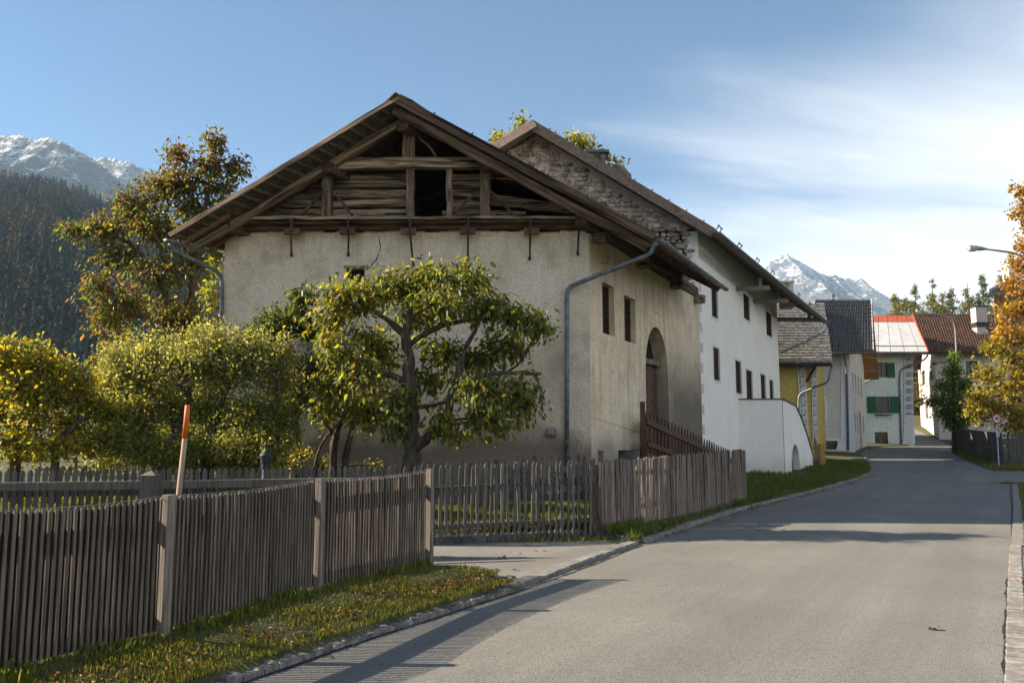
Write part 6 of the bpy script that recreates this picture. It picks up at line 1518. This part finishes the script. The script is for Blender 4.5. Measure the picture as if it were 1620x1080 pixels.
make_tree('orange_maple', 'large maple with orange crown and yellow-green skirt at the right edge', 46.5, (1625,720),
    [([(1640,None),(1638,640),(1634,560),(1630,460),(1622,360),(1616,300)],.3,.06), ([(1636,600),(1600,560),(1575,540)],.13,.04), ([(1638,640),(1590,625),(1550,630)],.13,.04), ([(1630,480),(1600,440)],.1,.03), ([(1636,600),(1680,550),(1700,520)],.13,.04), ([(1634,520),(1665,460)],.1,.03), ([(1638,640),(1690,615),(1725,600)],.12,.04)],
    [(1612,303,7,10,0,20),(1618,335,14,22,0,40),(1640,350,30,40,0,60),(1622,385,20,22,0,46),(1608,415,16,14,0,36),(1640,420,34,34,0,60),(1602,450,22,20,0,46),(1630,480,34,30,-.3,66),(1595,490,22,16,0,44),(1592,525,24,20,0,52),(1630,540,36,32,-.4,70),(1572,550,20,18,0,44),(1600,575,30,24,-.3,64),(1560,590,24,18,0,46),(1590,615,36,22,-.3,70),(1635,600,36,34,-.2,60),(1550,630,24,18,0,46),(1575,650,30,18,-.3,60),(1612,655,34,22,-.5,64),(1540,660,18,12,.2,30),(1600,675,30,10,-.3,40),(1660,400,26,36,0,40),(1672,470,34,34,0,50),(1690,530,36,34,0,50),(1680,590,40,34,.3,50),(1715,570,30,34,0,36),(1700,640,40,26,0,46),(1660,655,36,24,-.3,46),(1735,620,26,26,.2,30)],
    (.20,.62), [(4,OR),(3,YE),(1.5,BR)], droop=.3, nleaf=10, lspread=.19, sub_r=.05, dens=.8,
    pal_fn=lambda c: [(4,(.33,.17,.025)),(3,(.38,.23,.05)),(2.2,BR),(1.6,YE),(.8,YG)] if c[1] < 540 else [(3,YE),(3.4,YG),(1.5,OR),(1.6,LG_),(1.2,G)])
make_tree('green_street_tree', 'bushy green tree in front of the pink-white house', 51.5, (1508,705),
    [([(1510,None),(1509,680),(1508,640),(1508,590),(1507,565)],.16,.04), ([(1509,650),(1485,640)],.06,.02), ([(1509,650),(1535,640)],.06,.02)],
    [(1508,565,8,10,0,22),(1508,588,16,14,0,40),(1495,612,18,13,0,44),(1525,610,20,16,0,46),(1482,634,18,10,0,36),(1510,635,22,16,-.4,50),(1538,632,18,18,0,44),(1495,655,22,13,0,44),(1525,658,24,16,-.3,46),(1545,650,14,16,.2,26),(1510,672,24,9,0,30)],
    (.17,.5), [(3,(.09,.14,.03)),(5,(.12,.19,.04)),(1,G),(1,LG_)], droop=.2, nleaf=15, lspread=.14)
def larch(px, py_top, Y, spread, label, col):
    top = at(px, py_top, Y); zb = 4.0; H = top.z-zb
    t = thing('larch_tree', label, 'tree', (top.x, Y, zb), 'larches behind the village roofs')
    tb = MB(); tb.tube([(top.x,Y,zb-.5),(top.x,Y,zb+H*.5),(top.x+.1,Y,zb+H*.98)], [.32,.2,.03], 8); tb.build('trunk', BARK, t, smooth=True)
    nb = 420; f = 1-np.sqrt(RNG.random(nb))*.88; a = RNG.uniform(0,2*math.pi,nb); Lb = np.minimum(2.3*spread*((1-f)+.004), 5.0)*RNG.uniform(.55,1.1,nb)
    K = 16; k = np.linspace(.1,1,K)[None]+RNG.uniform(-.04,.04,(nb,K)); z = zb+H*f[:,None]-.28*Lb[:,None]*k**1.4+.18*Lb[:,None]*k
    P = np.stack([top.x+np.cos(a)[:,None]*Lb[:,None]*k, Y+np.sin(a)[:,None]*Lb[:,None]*k, z], 2)
    S = P[:,[0,5,10,15]]; V, F = twig_geo(S, np.repeat(np.linspace(.05,.015,4)[None], nb, 0)); o = link_mesh('branches', fast_mesh('branches', V, F, BARK), t, (0,0,0)); o.location = -wloc(t); o['kind'] = 'stuff'
    P = np.repeat(P.reshape(-1,3), 2, 0); n = len(P); P = P+RNG.normal(size=(n,3))*.16; ax = RNG.normal(size=(n,3)); ax[:,2] -= .9
    C = 1.9*np.array(col)*RNG.uniform(.6,1.4,(n,1)); C = np.where(RNG.random((n,1)) < .3, C*np.array([.6,.85,.7]), C)
    V, F, C = leaf_geo(P, ax, RNG.uniform(.22,.5,n), RNG.uniform(.10,.2,n), C)
    o = link_mesh('crown', fast_mesh('crown', V, F, NEEDLE, C), t, (0,0,0)); o.location = -wloc(t); o['kind'] = 'stuff'
for px, py, Y, sp, lab, col in ((1416,458,118,3.6,'small larch at the left end of the larch row, beside the mint house roof',(.13,.105,.035)),
    (1446,446,122,4.0,'pointed larch above the red ridge of the metal roof',(.085,.085,.032)), (1473,440,116,4.6,'broad olive larch above the left of the brown roof',(.10,.095,.03)),
    (1503,447,126,3.8,'thin larch just left of the far lamp column',(.085,.08,.035)), (1529,444,120,4.2,'olive larch left of the white chimney',(.09,.09,.034)),
    (1552,433,124,4.6,'tallest larch right behind the white chimney',(.08,.085,.034)), (1582,430,132,3.6,'larch showing beside the chalet roof',(.075,.085,.035)), (1431,462,130,3.4,'low larch between the two leftmost larches',(.08,.08,.03)), (1489,456,134,3.6,'low larch behind the middle of the larch row',(.085,.08,.03)),
    (1612,440,128,3.8,'larch behind the orange maple crown',(.075,.085,.035))):
    larch(px, py, Y, sp, lab, col)

# ------------------------------------------------------------------ grass, fallen leaves
def grass(name, label, poly, n, h, pal, seed_clump=1.2, fil=None, lean=.5):
    xs = [p[0] for p in poly]; ys = [p[1] for p in poly]; X = RNG.uniform(min(xs),max(xs),n*4); Y = RNG.uniform(min(ys),max(ys),n*4)
    ok = in_poly(X, Y, poly) & (X < Lx(Y)-.07) if fil is None else in_poly(X, Y, poly) & fil(X, Y)
    m = fbm(X*seed_clump, Y*seed_clump, 3); ok &= RNG.random(len(X)) < np.clip((m-.25)*2.2, .12, 1)
    X, Y, m = X[ok][:n], Y[ok][:n], m[ok][:n]; N_ = len(X); Z = gz(X, Y)
    H = h*RNG.uniform(.4,1.3,N_)*(0.6+.9*m); a = RNG.uniform(0,2*math.pi,N_); w = H*.07+.0022
    d = np.stack([np.cos(a),np.sin(a)],1); ln = RNG.uniform(.1,1.0,N_)*lean; b = RNG.uniform(0,2*math.pi,N_); L2 = np.stack([np.cos(b),np.sin(b)],1)*(H*ln)[:,None]
    P = np.stack([X,Y,Z-.005],1); V = np.zeros((N_,5,3))
    V[:,0] = P; V[:,0,:2] -= d*w[:,None]; V[:,1] = P; V[:,1,:2] += d*w[:,None]
    V[:,2] = P; V[:,2,:2] += d*w[:,None]*.7+L2*.4; V[:,2,2] += H*.6; V[:,3] = P; V[:,3,:2] += -d*w[:,None]*.7+L2*.4; V[:,3,2] += H*.6
    V[:,4] = P; V[:,4,:2] += L2; V[:,4,2] += H
    i = np.arange(N_)[:,None]*5; F = np.concatenate([i+np.array([[0,1,2]]), i+np.array([[0,2,3]]), i+np.array([[3,2,4]])])
    C = np.repeat(pick_colours(N_, pal)[:,None], 5, 1).reshape(-1,3)
    o = link_mesh(name, fast_mesh(name, V.reshape(-1,3), F, GRASS, C)); tag(o, label, 'grass', kind='stuff')
GP = [(4,(.095,.125,.02)),(3,(.16,.175,.03)),(1.6,(.25,.21,.055)),(1.0,(.15,.11,.045))]
grass('verge_grass', 'short dry green grass on the verge below the slat fence', [(-5.9,1.0),(-3.42,5.45),(-2.80,6.78),(-2.1,8.87),(-1.2,10.75),(-.4,10.75),(.3,10.1),(-2.2,5.4),(-4.9,1.0)], 110000, .034, GP, 2.2)
grass('verge_tufts', 'lusher grass tufts at the foot of the slat fence', [(-3.5,5.2),(-2.84,6.8),(-2.1,8.9),(-1.15,10.8),(-.95,10.7),(-1.85,8.8),(-2.55,6.7),(-3.15,5.1)], 9000, .085, [(5,(.08,.12,.016)),(3,(.14,.17,.025)),(1,(.2,.18,.05))], 3.0)
grass('bank_grass', 'green grass bank below the brown stick fence and white porch', [(1.3,14.3),(3.1,17.1),(6.4,23.3),(6.5,25),(8,31),(9.8,35.4),(11.4,35.6),(14.1,40.2),(15.5,43.5),(18.0,43.5),(16,38.2),(12.2,32),(6.4,22.5),(3.2,16.2),(2.1,14.2)], 90000, .13, [(5,(.055,.095,.014)),(3,(.10,.13,.02)),(1,(.18,.15,.04))], .9, lean=.8)
grass('lawn', 'sunlit garden lawn seen through the gate fence', [(-12,13.3),(1.9,14.6),(2.6,17.0),(1.5,19.6),(-12,19.6)], 90000, .12, [(4,(.08,.12,.016)),(3,(.13,.16,.02)),(1.5,(.24,.2,.04))], .8)
grass('right_grass', 'strip of rough grass beside the setts at the right edge', [(7.4,12.9),(19.3,33.4),(24,33),(11,12.2)], 60000, .07, GP, 1.2, fil=lambda X, Y: (X > Rx(Y)+.2) & (Y > 12.95))
grass('right_bank', 'grass strip at the foot of the board fence', [(22.9,40.8),(23.4,43),(25.8,50),(28.5,55),(27.5,53.4),(24.6,42.9),(30.5,41.3),(30,40.6)], 16000, .14, GP, 1.0, fil=lambda X, Y: X > Rx(Y)+.1)
def litter(name, label, pts, n, spread, size):
    P_ = np.array([[p[0],p[1]] for p in pts]); k = RNG.uniform(0,len(P_)-1.001,n); i = k.astype(int); f = (k-i)[:,None]
    q = P_[i]*(1-f)+P_[i+1]*f+RNG.normal(size=(n,2))*spread; inroad = (q[:,0] > Lx(q[:,1])) & (q[:,0] < Rx(q[:,1]))
    z = np.where(inroad, Rz(q[:,1])+.018, gz(q[:,0],q[:,1])+.03)
    pos = np.concatenate([q, z[:,None]],1); ax = RNG.normal(size=(n,3)); ax[:,2] *= .15
    V, F, C = leaf_geo(pos, ax, size*RNG.uniform(.5,1.2,n), size*.55*RNG.uniform(.6,1.2,n), pick_colours(n, [(3,(.14,.09,.05)),(2,(.20,.14,.09)),(2,(.10,.055,.03)),(.06,YE)]), .5, .5)
    tag(link_mesh(name, fast_mesh(name, V, F, LEAF, C)), label, 'leaf litter', kind='stuff')
litter('verge_leaf_litter', 'brown dry leaf litter scattered on the verge grass', [(-3.2,4.6),(-2.0,6.9),(-.9,9.0),(-.3,10.0)], 420, .16, .055)
litter('kerb_leaf_litter', 'dry leaves gathered along the kerb below the grass bank', [(1.6,14.0),(3.1,16.4),(6.2,22.3),(9,27),(12,32),(15.8,38)], 900, .14, .07)
litter('corner_leaf_litter', 'reddish leaves drifted at the side street corner', [(18.8,33.0),(19.8,33.8),(22,34.3),(25,34)], 500, .25, .09)
def fallen_leaves():
    var = []
    for k in range(6):
        m = MB(); n = 9; ring = [Vector((.5*math.cos(2*math.pi*i/n)*(1 if i%2 else .62)*random.uniform(.85,1.1), .42*math.sin(2*math.pi*i/n)*(1 if i%2 else .62)*random.uniform(.85,1.1), random.uniform(.0,.2))) for i in range(n)]
        m.add([Vector((0,0,.0))]+ring, [(0,i+1,(i+1)%n+1) for i in range(n)]); m.add([Vector((.5,0,.1)),Vector((.85,.06,.16)),Vector((.85,.02,.16))], [(0,1,2)])
        var.append(m.mesh('fallen_leaf', pm('dry_leaf', (0.24,0.12,0.07), (0.38,0.22,0.14), 8, rand=.3, rough=.8)))
    def put(px, py, s, label, group, z=.01):
        p = onz(px, py, z); p.z -= .004; o = link_mesh('fallen_leaf', random.choice(var), None, p, (random.uniform(-.2,.2),random.uniform(-.2,.2),random.uniform(0,6.3))); o.scale = (s,s,s*1.1); tag(o, label, 'leaf', group)
    put(1477,994,.135,'single curled pinkish-brown leaf lying alone on the open road', None, .014)
    for px,py,s,lab in ((795,882,.17,'largest curled brown leaf in the middle of the driveway'),(784,900,.12,'brown leaf on the driveway just below the largest one'),(744,881,.08,'small leaf on the driveway left of the largest one'),(846,870,.09,'left leaf of the close pair near the gate kerb'),
        (862,871,.08,'right leaf of the close pair near the gate kerb'),(814,900,.09,'small leaf close to the low kerb at the driveway mouth'),(824,876,.07,'tiny leaf just right of the largest driveway leaf'),(700,880,.08,'small leaf beside the end post of the slat fence')): put(px,py,s,lab,'leaves fallen on the driveway',.02)
    for px,py,s,lab in ((1612,918,.12,'upper of two dry leaves on the right footpath'),(1610,926,.09,'lower of two dry leaves on the right footpath'),(1240,838,.09,'dry leaf in the thin shadow streak across the road'),(1090,855,.08,'dry leaf on the road below the brown stick fence'),(960,868,.08,'dry leaf at the low kerb right of the driveway')): put(px,py,s,lab,'leaves fallen along the road edges',.014)
fallen_leaves()

# ------------------------------------------------------------------ haze
def haze():
    m = bpy.data.materials.new('haze'); m.use_nodes = True; nt = m.node_tree; nt.nodes.clear()
    out = nt.nodes.new('ShaderNodeOutputMaterial'); v = nt.nodes.new('ShaderNodeVolumePrincipled')
    v.inputs['Color'].default_value = (0.50,0.73,1.0,1); v.inputs['Density'].default_value = 0.0001; v.inputs['Anisotropy'].default_value = 0.0
    nt.links.new(v.outputs[0], out.inputs['Volume'])
    mb = MB(); mb.box((-8000,-7000,-3),(8000,7000,1060)); o = link_mesh('haze', mb.mesh('haze', m)); tag(o, 'thin bluish valley haze', 'haze', kind='stuff')
haze()
